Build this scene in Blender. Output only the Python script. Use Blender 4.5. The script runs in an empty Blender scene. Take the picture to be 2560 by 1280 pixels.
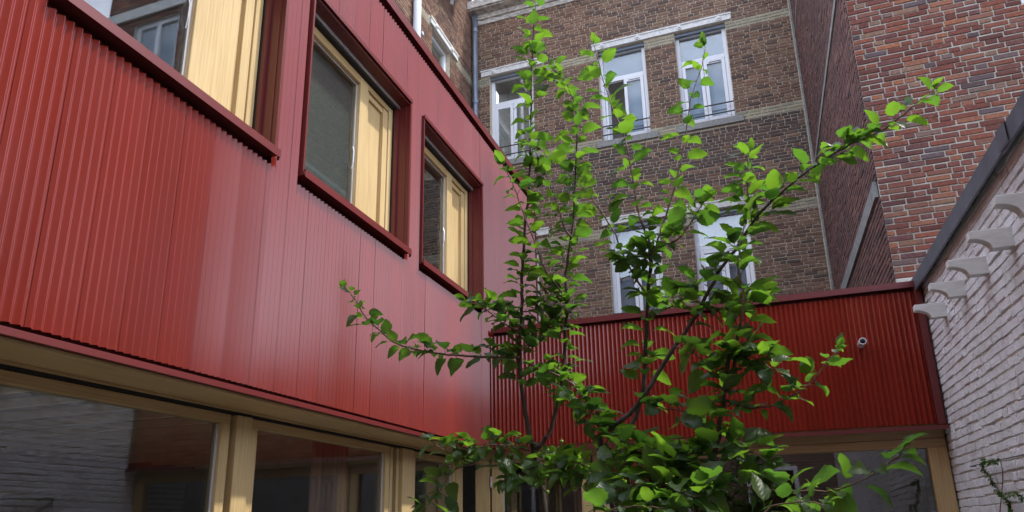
import bpy, bmesh, math, random
import numpy as np
from mathutils import Matrix, Vector
random.seed(7); rng = np.random.default_rng(7)
C = bpy.context.scene.collection
SC = bpy.context.scene

# ------------------------------------------------------------------ camera
CAM = np.array([2.6, 0.0, 1.6])
F, PX, PY = 1768.3559, 1266.118, 806.265            # focal length and principal point for a 2560 px wide frame
R = np.array([[0.94105077, 0.33785564, -0.01664403],
              [-0.10865901, 0.25532569, -0.96072994],
              [-0.32033838, 0.90590417, 0.27698549]])   # rows: right, down, forward
cam = bpy.data.cameras.new('camera'); camo = bpy.data.objects.new('camera', cam); C.objects.link(camo)
cam.sensor_width = 36; cam.sensor_fit = 'HORIZONTAL'; cam.lens = F / 2560 * 36
cam.shift_x = (1280 - PX) / 2560; cam.shift_y = (PY - 640) / 2560
cam.clip_start = 0.05; cam.clip_end = 500
m = Matrix.Identity(4)
for i in range(3):
    m[i][0] = R[0][i]; m[i][1] = -R[1][i]; m[i][2] = -R[2][i]; m[i][3] = CAM[i]
camo.matrix_world = m
SC.camera = camo

# ------------------------------------------------------------------ sky, sun, exposure
SUN = Vector((1.0, 0.28, 1.6)).normalized()
w = bpy.data.worlds.new('World'); SC.world = w; w.use_nodes = True
nt = w.node_tree; nt.nodes.clear()
o_ = nt.nodes.new('ShaderNodeOutputWorld'); bg = nt.nodes.new('ShaderNodeBackground')
sky = nt.nodes.new('ShaderNodeTexSky'); sky.sky_type = 'NISHITA'; sky.sun_disc = False
sky.sun_elevation = math.asin(SUN.z); sky.sun_rotation = math.atan2(SUN.x, SUN.y)
sky.dust_density = 1.6; sky.air_density = 1.0
tc = nt.nodes.new('ShaderNodeTexCoord'); mp = nt.nodes.new('ShaderNodeMapping'); mp.inputs['Scale'].default_value = (1, 1, 2.2)
nz = nt.nodes.new('ShaderNodeTexNoise'); nz.inputs['Scale'].default_value = 2.3; nz.inputs['Detail'].default_value = 7; nz.inputs['Roughness'].default_value = .55
cr = nt.nodes.new('ShaderNodeValToRGB'); cr.color_ramp.elements[0].position = .36; cr.color_ramp.elements[1].position = .62
mx = nt.nodes.new('ShaderNodeMix'); mx.data_type = 'RGBA'
mx.inputs['B'].default_value = (13.8, 14.8, 17.6, 1)
nt.links.new(tc.outputs['Generated'], mp.inputs['Vector']); nt.links.new(mp.outputs[0], nz.inputs['Vector'])
nt.links.new(nz.outputs['Fac'], cr.inputs['Fac']); nt.links.new(cr.outputs['Color'], mx.inputs['Factor'])
nt.links.new(sky.outputs[0], mx.inputs['A']); nt.links.new(mx.outputs['Result'], bg.inputs['Color'])
nt.links.new(bg.outputs[0], o_.inputs['Surface'])
bg.inputs['Strength'].default_value = 0.125
sl = bpy.data.lights.new('sun', 'SUN'); sl.energy = 2.2; sl.angle = math.radians(2.0); sl.color = (1, .95, .87)
slo = bpy.data.objects.new('sun', sl); C.objects.link(slo); slo.rotation_euler = SUN.to_track_quat('Z', 'Y').to_euler(); slo.location = (6, 4, 14)
SC.view_settings.view_transform = 'Standard'; SC.view_settings.look = 'None'
SC.view_settings.exposure = 1.12; SC.view_settings.gamma = 1

# ------------------------------------------------------------------ pixel helpers (a pixel plus a real depth give a point)
def ray(u, v): return R.T @ np.array([(u - PX) / F, (v - PY) / F, 1.0])
def at_y(u, v, Y):
    d = ray(u, v); return Vector(CAM + d * ((Y - CAM[1]) / d[1]))
def project(P):
    q = (np.asarray(P, float) - CAM) @ R.T
    z = np.maximum(q[..., 2], 1e-6)
    return F * q[..., 0] / z + PX, F * q[..., 1] / z + PY, q[..., 2]

# ------------------------------------------------------------------ materials
MATS = {}
def newmat(name):
    mt = bpy.data.materials.new(name); mt.use_nodes = True; MATS[name] = mt
    nt = mt.node_tree; return mt, nt, nt.nodes['Principled BSDF']
def nd(nt, t, **k):
    n = nt.nodes.new(t)
    for a, b in k.items(): setattr(n, a, b)
    return n
def setspec(b, v): b.inputs['Specular IOR Level'].default_value = v
def simple(name, col, rough=.6, var=.12, scale=8, bump=0.0, bscale=60, metal=0, spec=.5, stretch=(1, 1, 1)):
    mt, nt, b = newmat(name)
    b.inputs['Roughness'].default_value = rough; b.inputs['Metallic'].default_value = metal; setspec(b, spec)
    tc = nd(nt, 'ShaderNodeTexCoord'); mp = nd(nt, 'ShaderNodeMapping'); mp.inputs['Scale'].default_value = stretch
    nt.links.new(tc.outputs['Object'], mp.inputs[0])
    n = nd(nt, 'ShaderNodeTexNoise'); n.inputs['Scale'].default_value = scale; n.inputs['Detail'].default_value = 6
    nt.links.new(mp.outputs[0], n.inputs['Vector'])
    r = nd(nt, 'ShaderNodeValToRGB'); e = r.color_ramp.elements
    e[0].position = .3; e[1].position = .7
    e[0].color = tuple(c * (1 - var) for c in col) + (1,); e[1].color = tuple(min(1, c * (1 + var)) for c in col) + (1,)
    nt.links.new(n.outputs['Fac'], r.inputs[0]); nt.links.new(r.outputs[0], b.inputs['Base Color'])
    if bump:
        n2 = nd(nt, 'ShaderNodeTexNoise'); n2.inputs['Scale'].default_value = bscale; n2.inputs['Detail'].default_value = 5
        nt.links.new(mp.outputs[0], n2.inputs['Vector'])
        bp = nd(nt, 'ShaderNodeBump'); bp.inputs['Strength'].default_value = bump; bp.inputs['Distance'].default_value = .01
        nt.links.new(n2.outputs['Fac'], bp.inputs['Height']); nt.links.new(bp.outputs[0], b.inputs['Normal'])
    return mt
RED = (.215, .021, .011)
simple('red_metal', RED, .2, .10, 1.5, .02, 3, spec=.62, stretch=(3, 3, .35))
simple('red_trim', (.125, .019, .018), .38, .06, 2, spec=.5)
simple('red_dark', (.10, .014, .013), .5, .1, 3)
simple('black_gap', (.012, .011, .011), .8)
simple('aluminium', (.66, .66, .68), .35, .05, metal=.6)
simple('white_pvc', (.66, .68, .72), .35, .04, 3)
simple('stone_sill', (.22, .22, .21), .85, .25, 25, .3, 80)
simple('white_paint', (.55, .55, .53), .7, .16, 14, .25, 60)
simple('cornice_paint', (.42, .40, .36), .8, .55, 9, .5, 50, stretch=(1, 1, 3))
simple('corbel_paint', (.63, .635, .61), .65, .1, 10, .15, 90, stretch=(1, 4, 4))
simple('zinc_pipe', (.17, .20, .25), .42, .15, 5, metal=.35)
simple('white_pipe', (.62, .66, .72), .4, .06, 4)
simple('coping_metal', (.13, .14, .17), .42, .2, 6, metal=.4)
simple('lead', (.27, .33, .40), .5, .2, 9, .2, 30)
simple('concrete', (.20, .20, .20), .9, .25, 12, .4, 70)
simple('slate', (.035, .035, .042), .6, .3, 12)
simple('rail_iron', (.03, .028, .03), .5)
simple('plaster', (.55, .54, .52), .9, .06)
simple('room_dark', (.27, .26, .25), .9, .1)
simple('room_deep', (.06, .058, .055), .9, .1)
simple('joist', (.85, .74, .55), .7, .15, 6)
simple('curtain', (.22, .26, .36), .8, .05, 2)
simple('curtain_warm', (.36, .20, .15), .9, .2, 3, stretch=(6, 6, .3))
simple('paving', (.11, .105, .10), .9, .25, 6, .3, 40)
simple('soil', (.05, .038, .028), 1, .4, 20, .5, 50)
simple('tile_roof', (.20, .07, .045), .8, .3, 8)
simple('bark', (.055, .042, .032), .85, .4, 45, .5, 120, stretch=(1, 1, .3))
simple('twig_bark', (.13, .075, .045), .6, .3, 40, .2, 100)
simple('apple_skin', (.20, .33, .05), .35, .2, 40)
simple('crumble', (.055, .042, .032), 1, .6, 30, .8, 60)
simple('reflection_grey', (.11, .112, .10), .9, .25, 60)  # flat grey standing in for a reflection in window glass
simple('wire', (.08, .08, .085), .45, metal=.7)

def wood(name, col, dark=.72, axis=2, rough=.55):
    mt, nt, b = newmat(name); b.inputs['Roughness'].default_value = rough; setspec(b, .35)
    tc = nd(nt, 'ShaderNodeTexCoord'); mp = nd(nt, 'ShaderNodeMapping')
    s = [70, 70, 70]; s[axis] = 1.2; mp.inputs['Scale'].default_value = s
    nt.links.new(tc.outputs['Object'], mp.inputs[0])
    n = nd(nt, 'ShaderNodeTexNoise'); n.inputs['Scale'].default_value = 2.2; n.inputs['Detail'].default_value = 4; n.inputs['Distortion'].default_value = .6
    nt.links.new(mp.outputs[0], n.inputs[0])
    n2 = nd(nt, 'ShaderNodeTexNoise'); n2.inputs['Scale'].default_value = 1.7
    nt.links.new(tc.outputs['Object'], n2.inputs[0])
    a = nd(nt, 'ShaderNodeMath', operation='MULTIPLY_ADD'); a.inputs[1].default_value = .35
    nt.links.new(n2.outputs['Fac'], a.inputs[0]); nt.links.new(n.outputs['Fac'], a.inputs[2])
    r = nd(nt, 'ShaderNodeValToRGB'); e = r.color_ramp.elements; e[0].position = .45; e[1].position = .82
    e[0].color = (col[0] * dark, col[1] * dark * .93, col[2] * dark * .8, 1); e[1].color = col + (1,)
    nt.links.new(a.outputs[0], r.inputs[0]); nt.links.new(r.outputs[0], b.inputs['Base Color'])
    bp = nd(nt, 'ShaderNodeBump'); bp.inputs['Strength'].default_value = .08; bp.inputs['Distance'].default_value = .004
    nt.links.new(n.outputs['Fac'], bp.inputs['Height']); nt.links.new(bp.outputs[0], b.inputs['Normal'])
    return mt
wood('pine_upright', (.54, .40, .20), dark=.76, axis=2)
wood('pine_along_y', (.46, .32, .15), axis=1)
wood('pine_along_x', (.42, .29, .15), axis=0)

def brickmat(name, stops, mortar=(.5, .5, .45), rough=.85, bump=.5, soot=0.0):
    mt, nt, b = newmat(name); b.inputs['Roughness'].default_value = rough; setspec(b, .25)
    at = nd(nt, 'ShaderNodeAttribute', attribute_name='rnd'); oi = nd(nt, 'ShaderNodeObjectInfo')
    ad = nd(nt, 'ShaderNodeMath', operation='ADD'); fr = nd(nt, 'ShaderNodeMath', operation='FRACT')
    nt.links.new(at.outputs['Fac'], ad.inputs[0]); nt.links.new(oi.outputs['Random'], ad.inputs[1]); nt.links.new(ad.outputs[0], fr.inputs[0])
    r = nd(nt, 'ShaderNodeValToRGB'); r.color_ramp.interpolation = 'LINEAR'; e = r.color_ramp.elements
    e[0].position = stops[0][0]; e[0].color = stops[0][1] + (1,); e[1].position = stops[-1][0]; e[1].color = stops[-1][1] + (1,)
    for p, c in stops[1:-1]:
        q = e.new(p); q.color = c + (1,)
    nt.links.new(fr.outputs[0], r.inputs[0])
    ge = nd(nt, 'ShaderNodeNewGeometry')
    n = nd(nt, 'ShaderNodeTexNoise'); n.inputs['Scale'].default_value = 34; n.inputs['Detail'].default_value = 6; n.inputs['Roughness'].default_value = .7
    nt.links.new(ge.outputs['Position'], n.inputs['Vector'])
    rr = nd(nt, 'ShaderNodeValToRGB'); rr.color_ramp.elements[0].position = .34; rr.color_ramp.elements[0].color = (.55, .55, .56, 1)
    rr.color_ramp.elements[1].position = .66; rr.color_ramp.elements[1].color = (1.25, 1.22, 1.2, 1)
    nt.links.new(n.outputs['Fac'], rr.inputs[0])
    mu = nd(nt, 'ShaderNodeMix', data_type='RGBA', blend_type='MULTIPLY'); mu.inputs['Factor'].default_value = .85
    nt.links.new(r.outputs[0], mu.inputs['A']); nt.links.new(rr.outputs[0], mu.inputs['B'])
    # mortar smears
    n3 = nd(nt, 'ShaderNodeTexNoise'); n3.inputs['Scale'].default_value = 11; n3.inputs['Detail'].default_value = 8; n3.inputs['Roughness'].default_value = .75
    nt.links.new(ge.outputs['Position'], n3.inputs['Vector'])
    r3 = nd(nt, 'ShaderNodeValToRGB'); r3.color_ramp.elements[0].position = .60; r3.color_ramp.elements[1].position = .74
    r3.color_ramp.elements[1].color = (.6, .6, .6, 1)
    nt.links.new(n3.outputs['Fac'], r3.inputs[0])
    m2 = nd(nt, 'ShaderNodeMix', data_type='RGBA'); m2.inputs['B'].default_value = mortar + (1,)
    nt.links.new(r3.outputs[0], m2.inputs['Factor']); nt.links.new(mu.outputs['Result'], m2.inputs['A'])
    out = m2.outputs['Result']
    if soot:
        n4 = nd(nt, 'ShaderNodeTexNoise'); n4.inputs['Scale'].default_value = .55; n4.inputs['Detail'].default_value = 5
        nt.links.new(ge.outputs['Position'], n4.inputs['Vector'])
        r4 = nd(nt, 'ShaderNodeValToRGB'); r4.color_ramp.elements[0].position = .42; r4.color_ramp.elements[1].position = .68
        r4.color_ramp.elements[1].color = (soot, soot, soot, 1)
        nt.links.new(n4.outputs['Fac'], r4.inputs[0])
        m4 = nd(nt, 'ShaderNodeMix', data_type='RGBA'); m4.inputs['B'].default_value = (.045, .043, .045, 1)
        nt.links.new(r4.outputs[0], m4.inputs['Factor']); nt.links.new(out, m4.inputs['A']); out = m4.outputs['Result']
    nt.links.new(out, b.inputs['Base Color'])
    bp = nd(nt, 'ShaderNodeBump'); bp.inputs['Strength'].default_value = bump; bp.inputs['Distance'].default_value = .004
    nt.links.new(n.outputs['Fac'], bp.inputs['Height']); nt.links.new(bp.outputs[0], b.inputs['Normal'])
    return mt
brickmat('brick_brown', [(0, (.125, .074, .055)), (.3, (.20, .115, .080)), (.55, (.25, .155, .105)), (.8, (.17, .10, .076)), (.93, (.085, .06, .054)), (1, (.29, .19, .12))], (.38, .33, .26), soot=.35)
brickmat('brick_sooty', [(0, (.07, .052, .048)), (.35, (.12, .078, .065)), (.7, (.085, .068, .064)), (1, (.15, .10, .078))], (.24, .22, .20), soot=.5)
brickmat('brick_cream', [(0, (.31, .285, .20)), (.5, (.38, .35, .26)), (1, (.26, .25, .19))], (.4, .38, .3), soot=.25)
brickmat('brick_red', [(0, (.105, .038, .031)), (.2, (.155, .052, .036)), (.36, (.22, .074, .045)), (.48, (.14, .047, .038)), (.6, (.21, .095, .066)), (.7, (.29, .11, .055)), (.78, (.11, .05, .05)), (.86, (.17, .06, .044)), (.93, (.22, .13, .085)), (.97, (.115, .08, .085)), (1, (.08, .05, .05))], (.42, .40, .36), soot=.3)
brickmat('brick_plum', [(0, (.11, .060, .056)), (.4, (.165, .085, .075)), (.75, (.125, .075, .075)), (.9, (.22, .12, .10)), (1, (.075, .055, .055))], (.40, .37, .35), soot=.3)
simple('mortar_tan', (.46, .41, .31), .95, .2, 20, .4, 90)
simple('mortar_pale', (.42, .41, .36), .95, .15, 18, .5, 70)
simple('mortar_plum', (.26, .23, .22), .95, .25, 25, .4, 90)

def whitewash(name):
    mt, nt, b = newmat(name); b.inputs['Roughness'].default_value = .75; setspec(b, .3)
    ge = nd(nt, 'ShaderNodeNewGeometry')
    at = nd(nt, 'ShaderNodeAttribute', attribute_name='rnd'); oi = nd(nt, 'ShaderNodeObjectInfo')
    n = nd(nt, 'ShaderNodeTexNoise'); n.inputs['Scale'].default_value = 5; n.inputs['Detail'].default_value = 8; n.inputs['Roughness'].default_value = .65
    nt.links.new(ge.outputs['Position'], n.inputs['Vector'])
    r = nd(nt, 'ShaderNodeValToRGB'); e = r.color_ramp.elements
    e[0].position = .3; e[0].color = (.66, .65, .65, 1); e[1].position = .62; e[1].color = (.84, .845, .87, 1)
    nt.links.new(n.outputs['Fac'], r.inputs[0])
    n3 = nd(nt, 'ShaderNodeTexNoise'); n3.inputs['Scale'].default_value = 42; n3.inputs['Detail'].default_value = 6; n3.inputs['Roughness'].default_value = .75
    nt.links.new(ge.outputs['Position'], n3.inputs['Vector'])
    r3 = nd(nt, 'ShaderNodeValToRGB'); r3.color_ramp.elements[0].position = .62; r3.color_ramp.elements[1].position = .72; r3.color_ramp.elements[1].color = (.7, .7, .7, 1)
    nt.links.new(n3.outputs['Fac'], r3.inputs[0])
    mm = nd(nt, 'ShaderNodeMix', data_type='RGBA'); mm.inputs['B'].default_value = (.25, .215, .175, 1)
    nt.links.new(r3.outputs[0], mm.inputs['Factor']); nt.links.new(r.outputs[0], mm.inputs['A']); nt.links.new(mm.outputs['Result'], b.inputs['Base Color'])
    n2 = nd(nt, 'ShaderNodeTexNoise'); n2.inputs['Scale'].default_value = 55; n2.inputs['Detail'].default_value = 7; n2.inputs['Roughness'].default_value = .7
    nt.links.new(ge.outputs['Position'], n2.inputs['Vector'])
    bp = nd(nt, 'ShaderNodeBump'); bp.inputs['Strength'].default_value = 1.0; bp.inputs['Distance'].default_value = .016
    nt.links.new(n2.outputs['Fac'], bp.inputs['Height']); nt.links.new(bp.outputs[0], b.inputs['Normal'])
whitewash('whitewash')
simple('wash_mortar', (.64, .615, .55), .95, .45, 6, .8, 50)

def glassmat(name, ior=1.55, gain=1.9, tint=(.86, .9, .88)):
    mt = bpy.data.materials.new(name); mt.use_nodes = True; MATS[name] = mt; nt = mt.node_tree; nt.nodes.clear()
    out = nd(nt, 'ShaderNodeOutputMaterial'); mixs = nd(nt, 'ShaderNodeMixShader')
    tr = nd(nt, 'ShaderNodeBsdfTransparent'); tr.inputs[0].default_value = tint + (1,)
    gl = nd(nt, 'ShaderNodeBsdfGlossy'); gl.inputs['Roughness'].default_value = .012; gl.inputs[0].default_value = (.96, .97, 1, 1)
    fr = nd(nt, 'ShaderNodeFresnel'); ge = nd(nt, 'ShaderNodeNewGeometry')
    iv = nd(nt, 'ShaderNodeMath', operation='MULTIPLY_ADD'); iv.inputs[1].default_value = 1 / ior - ior; iv.inputs[2].default_value = ior
    nt.links.new(ge.outputs['Backfacing'], iv.inputs[0]); nt.links.new(iv.outputs[0], fr.inputs[0])      # same reflectance on both faces of the sheet
    mu = nd(nt, 'ShaderNodeMath', operation='MULTIPLY', use_clamp=True); mu.inputs[1].default_value = gain
    nt.links.new(fr.outputs[0], mu.inputs[0]); nt.links.new(mu.outputs[0], mixs.inputs[0])
    nt.links.new(tr.outputs[0], mixs.inputs[1]); nt.links.new(gl.outputs[0], mixs.inputs[2]); nt.links.new(mixs.outputs[0], out.inputs[0])
glassmat('glass', gain=2.1)

def leafmat(name, top, back, trans):
    mt = bpy.data.materials.new(name); mt.use_nodes = True; MATS[name] = mt; nt = mt.node_tree
    b = nt.nodes['Principled BSDF']; out = nt.nodes['Material Output']
    b.inputs['Roughness'].default_value = .42; setspec(b, .5)
    ge = nd(nt, 'ShaderNodeNewGeometry'); at = nd(nt, 'ShaderNodeAttribute', attribute_name='rnd'); oi = nd(nt, 'ShaderNodeObjectInfo')
    ad = nd(nt, 'ShaderNodeMath', operation='ADD'); fr = nd(nt, 'ShaderNodeMath', operation='FRACT')
    nt.links.new(at.outputs['Fac'], ad.inputs[0]); nt.links.new(oi.outputs['Random'], ad.inputs[1]); nt.links.new(ad.outputs[0], fr.inputs[0])
    hv = nd(nt, 'ShaderNodeValToRGB'); e = hv.color_ramp.elements
    e[0].color = (top[0] * .7, top[1] * .78, top[2] * .9, 1); e[1].color = (top[0] * 1.5, top[1] * 1.25, top[2], 1)
    nt.links.new(fr.outputs[0], hv.inputs[0])
    mxb = nd(nt, 'ShaderNodeMix', data_type='RGBA'); mxb.inputs['B'].default_value = back + (1,)
    nt.links.new(ge.outputs['Backfacing'], mxb.inputs['Factor']); nt.links.new(hv.outputs[0], mxb.inputs['A'])
    # veins: lighter lines from the leaf's own uv
    uv = nd(nt, 'ShaderNodeUVMap'); sx = nd(nt, 'ShaderNodeSeparateXYZ'); nt.links.new(uv.outputs[0], sx.inputs[0])
    ab = nd(nt, 'ShaderNodeMath', operation='ABSOLUTE'); nt.links.new(sx.outputs[0], ab.inputs[0])
    wv = nd(nt, 'ShaderNodeMath', operation='MULTIPLY_ADD'); wv.inputs[1].default_value = -.55; nt.links.new(ab.outputs[0], wv.inputs[0]); nt.links.new(sx.outputs[1], wv.inputs[2])
    ms = nd(nt, 'ShaderNodeMath', operation='MULTIPLY'); ms.inputs[1].default_value = 44; nt.links.new(wv.outputs[0], ms.inputs[0])
    sn = nd(nt, 'ShaderNodeMath', operation='SINE'); nt.links.new(ms.outputs[0], sn.inputs[0])
    bp = nd(nt, 'ShaderNodeBump'); bp.inputs['Strength'].default_value = .16; bp.inputs['Distance'].default_value = .002
    nt.links.new(sn.outputs[0], bp.inputs['Height']); nt.links.new(bp.outputs[0], b.inputs['Normal'])
    nt.links.new(mxb.outputs['Result'], b.inputs['Base Color'])
    tl = nd(nt, 'ShaderNodeBsdfTranslucent')
    tv = nd(nt, 'ShaderNodeValToRGB'); e = tv.color_ramp.elements
    e[0].color = (trans[0] * .62, trans[1] * .72, trans[2], 1); e[1].color = (trans[0] * 1.3, trans[1] * 1.15, trans[2], 1)
    nt.links.new(fr.outputs[0], tv.inputs[0]); nt.links.new(tv.outputs[0], tl.inputs[0])
    mixs = nd(nt, 'ShaderNodeMixShader'); mixs.inputs[0].default_value = .6
    nt.links.new(b.outputs[0], mixs.inputs[1]); nt.links.new(tl.outputs[0], mixs.inputs[2]); nt.links.new(mixs.outputs[0], out.inputs[0])
leafmat('leaf', (.044, .088, .032), (.075, .115, .060), (.125, .275, .018))
leafmat('vine_leaf', (.03, .07, .018), (.06, .10, .05), (.10, .22, .02))

def bricktex(name, c1, c2, mo, ax):
    mt, nt, b = newmat(name); b.inputs['Roughness'].default_value = .9
    ge = nd(nt, 'ShaderNodeNewGeometry'); sp = nd(nt, 'ShaderNodeSeparateXYZ'); cb = nd(nt, 'ShaderNodeCombineXYZ')
    nt.links.new(ge.outputs['Position'], sp.inputs[0]); nt.links.new(sp.outputs[ax], cb.inputs[0]); nt.links.new(sp.outputs[2], cb.inputs[1])
    bt = nd(nt, 'ShaderNodeTexBrick'); bt.inputs['Scale'].default_value = 1; bt.inputs['Brick Width'].default_value = .24; bt.inputs['Row Height'].default_value = .066
    bt.inputs['Mortar Size'].default_value = .006; bt.inputs['Color1'].default_value = c1 + (1,); bt.inputs['Color2'].default_value = c2 + (1,); bt.inputs['Mortar'].default_value = mo + (1,)
    nt.links.new(cb.outputs[0], bt.inputs['Vector']); nt.links.new(bt.outputs[0], b.inputs['Base Color'])
bricktex('far_brick', (.10, .05, .04), (.15, .08, .06), (.24, .21, .17), 0)
bricktex('far_brick_y', (.10, .05, .04), (.15, .08, .06), (.24, .21, .17), 1)

# ------------------------------------------------------------------ mesh helpers
class MB:
    def __init__(s): s.v = []; s.f = []
    def add(s, vs, fs):
        k = len(s.v); s.v += [tuple(p) for p in vs]; s.f += [tuple(i + k for i in f) for f in fs]; return s
    def box(s, x0, x1, y0, y1, z0, z1):
        return s.add([(x0, y0, z0), (x1, y0, z0), (x1, y1, z0), (x0, y1, z0), (x0, y0, z1), (x1, y0, z1), (x1, y1, z1), (x0, y1, z1)],
                     [(0, 3, 2, 1), (4, 5, 6, 7), (0, 1, 5, 4), (1, 2, 6, 5), (2, 3, 7, 6), (3, 0, 4, 7)])
    def prism(s, poly, axis, a, b):
        def p(q, t):
            return {0: (t, q[0], q[1]), 1: (q[0], t, q[1]), 2: (q[0], q[1], t)}[axis]
        n = len(poly)
        return s.add([p(q, a) for q in poly] + [p(q, b) for q in poly],
                     [tuple(range(n)), tuple(range(2 * n - 1, n - 1, -1))] + [(i, i + n, (i + 1) % n + n, (i + 1) % n) for i in range(n)])
    def tube(s, pts, rad, seg=8, cap=True):
        pts = [Vector(p) for p in pts]; n = len(pts)
        if not hasattr(rad, '__len__'): rad = [rad] * n
        k = len(s.v); t0 = (pts[1] - pts[0]).normalized()
        u = t0.orthogonal().normalized(); prev = t0
        for i, p in enumerate(pts):
            t = (pts[min(i + 1, n - 1)] - pts[max(i - 1, 0)]).normalized()
            u = (prev.rotation_difference(t) @ u); u = (u - t * u.dot(t)).normalized(); prev = t
            vv = t.cross(u)
            for j in range(seg):
                a = 2 * math.pi * j / seg
                s.v.append(tuple(p + (u * math.cos(a) + vv * math.sin(a)) * rad[i]))
        for i in range(n - 1):
            for j in range(seg):
                a = k + i * seg + j; b2 = k + i * seg + (j + 1) % seg
                s.f.append((a, b2, b2 + seg, a + seg))
        if cap:
            s.f.append(tuple(k + j for j in range(seg - 1, -1, -1))); s.f.append(tuple(k + (n - 1) * seg + j for j in range(seg)))
        return s
    def build(s, name, mat, parent=None, smooth=False, bevel=0):
        me = bpy.data.meshes.new(name); me.from_pydata(s.v, [], s.f); me.update()
        bm = bmesh.new(); bm.from_mesh(me); bmesh.ops.recalc_face_normals(bm, faces=bm.faces)
        if bevel: bmesh.ops.bevel(bm, geom=[e for e in bm.edges], offset=bevel, segments=1, affect='EDGES', clamp_overlap=True)
        bm.to_mesh(me); bm.free()
        if smooth: me.polygons.foreach_set('use_smooth', [True] * len(me.polygons))
        o = bpy.data.objects.new(name, me); C.objects.link(o)
        if mat: me.materials.append(MATS[mat])
        if parent: attach(o, parent)
        return o
def wmat(o):
    return Matrix.Translation(o.location) if o.parent is None else Matrix.Identity(4)   # only root empties carry a transform
def attach(o, p):
    o.parent = p; o.matrix_parent_inverse = wmat(p).inverted()
def B(name, mat, parent, *boxes, bevel=0):
    mb = MB()
    for b in boxes: mb.box(*b)
    return mb.build(name, mat, parent, bevel=bevel)
def Bs(name, mat, parent, *boxes, bevel=0):
    return [B(name, mat, parent, b, bevel=bevel) for b in boxes]
def thing(name, label, cat, loc=(0, 0, 0), group=None):
    o = bpy.data.objects.new(name, None); C.objects.link(o); o.location = loc; o.empty_display_size = .2
    o['label'] = label; o['category'] = cat
    if group: o['group'] = group
    return o
def tag(o, label, cat):
    o['label'] = label; o['category'] = cat; return o

# ------------------------------------------------------------------ bricks
def brick_templates(n, rough=.0):
    T = []
    for k in range(n):
        iu, iz = .018, .075
        v = []
        for nn, du, dz in ((0, 0, 0), (.72, 0, 0), (1, iu, iz)):
            for (a, b_) in ((-.5, -.5), (.5, -.5), (.5, .5), (-.5, .5)):
                v.append([a - math.copysign(du, a) + rng.normal(0, .008), b_ - math.copysign(dz, b_) + rng.normal(0, .03) * (nn > .5), nn + (rng.normal(0, .08) if nn == 1 else 0)])
        f = [(8, 9, 10, 11)] + [(i + s, (i + 1) % 4 + s, (i + 1) % 4 + s + 4, i + s + 4) for s in (0, 4) for i in range(4)]
        T.append((np.array(v), f))
    return T
def rough_templates(n):
    T = []; NU, NZ = 6, 4
    us = [-.5, -.475, -.18, .16, .475, .5]; zs = [-.5, -.43, .42, .5]
    for k in range(n):
        v = []
        for j in range(NZ):
            for i in range(NU):
                edge = (i in (0, NU - 1)) + (j in (0, NZ - 1))
                nn = 1.0 + rng.normal(0, .14) if edge == 0 else (.42 + rng.normal(0, .12) if edge == 1 else .10)
                v.append([us[i] + rng.normal(0, .008), zs[j] + rng.normal(0, .022), nn])
        f = [(j * NU + i, j * NU + i + 1, (j + 1) * NU + i + 1, (j + 1) * NU + i) for j in range(NZ - 1) for i in range(NU - 1)]
        ring = list(range(NU)) + [j * NU + NU - 1 for j in range(1, NZ)] + [(NZ - 1) * NU + i for i in range(NU - 2, -1, -1)] + [j * NU for j in range(NZ - 2, 0, -1)]
        b0 = len(v)
        for q in ring: v.append([v[q][0], v[q][1], -.25])
        L = len(ring)
        f += [(b0 + q, b0 + (q + 1) % L, ring[(q + 1) % L], ring[q]) for q in range(L)]
        T.append((np.array(v), f))
    return T
def subtract(a, b, cuts):
    segs = [(a, b)]
    for c0, c1 in cuts:
        ns = []
        for s0, s1 in segs:
            if c1 <= s0 or c0 >= s1: ns.append((s0, s1)); continue
            if c0 > s0: ns.append((s0, c0))
            if c1 < s1: ns.append((c1, s1))
        segs = ns
    return segs
def lay(u0, u1, z0, z1, openings=(), course=.066, joint=.0125, L=.235, H=.115, mats=None, jit=.0015, wob=0, ju=None):
    """bricks as (uc, zc, du, dz, material, wall key filled later)"""
    out = []; nrow = int(round((z1 - z0) / course))
    for r in range(nrow):
        zb = z0 + r * course; zt = zb + course; zc = (zb + zt) / 2
        cuts = [(o[0], o[1]) for o in openings if o[2] < zt - .02 and o[3] > zb + .02]
        for s0, s1 in subtract(u0, u1, cuts):
            u = s0; ph = r % 2
            first = True
            while u < s1 - .02:
                if first and ph: l = H * .5 + .03
                elif random.random() < (.66 if ph else .24): l = H
                else: l = L
                l *= random.uniform(.95, 1.05); first = False
                e = min(u + l, s1)
                if s1 - e < .045: e = s1
                w_ = e - u - (joint if ju is None else ju * random.choice((.2, .6, 1, 2.2)))
                if w_ > .015:
                    dz = course - joint + random.gauss(0, jit)
                    mname = mats(0.5 * (u + e), zc) if mats else None
                    out.append(((u + e) / 2, zc + random.gauss(0, jit) + (wob * math.sin(u * 2.1 + r * .35) if wob else 0), w_, dz, mname))
                u = e
    return out
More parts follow.
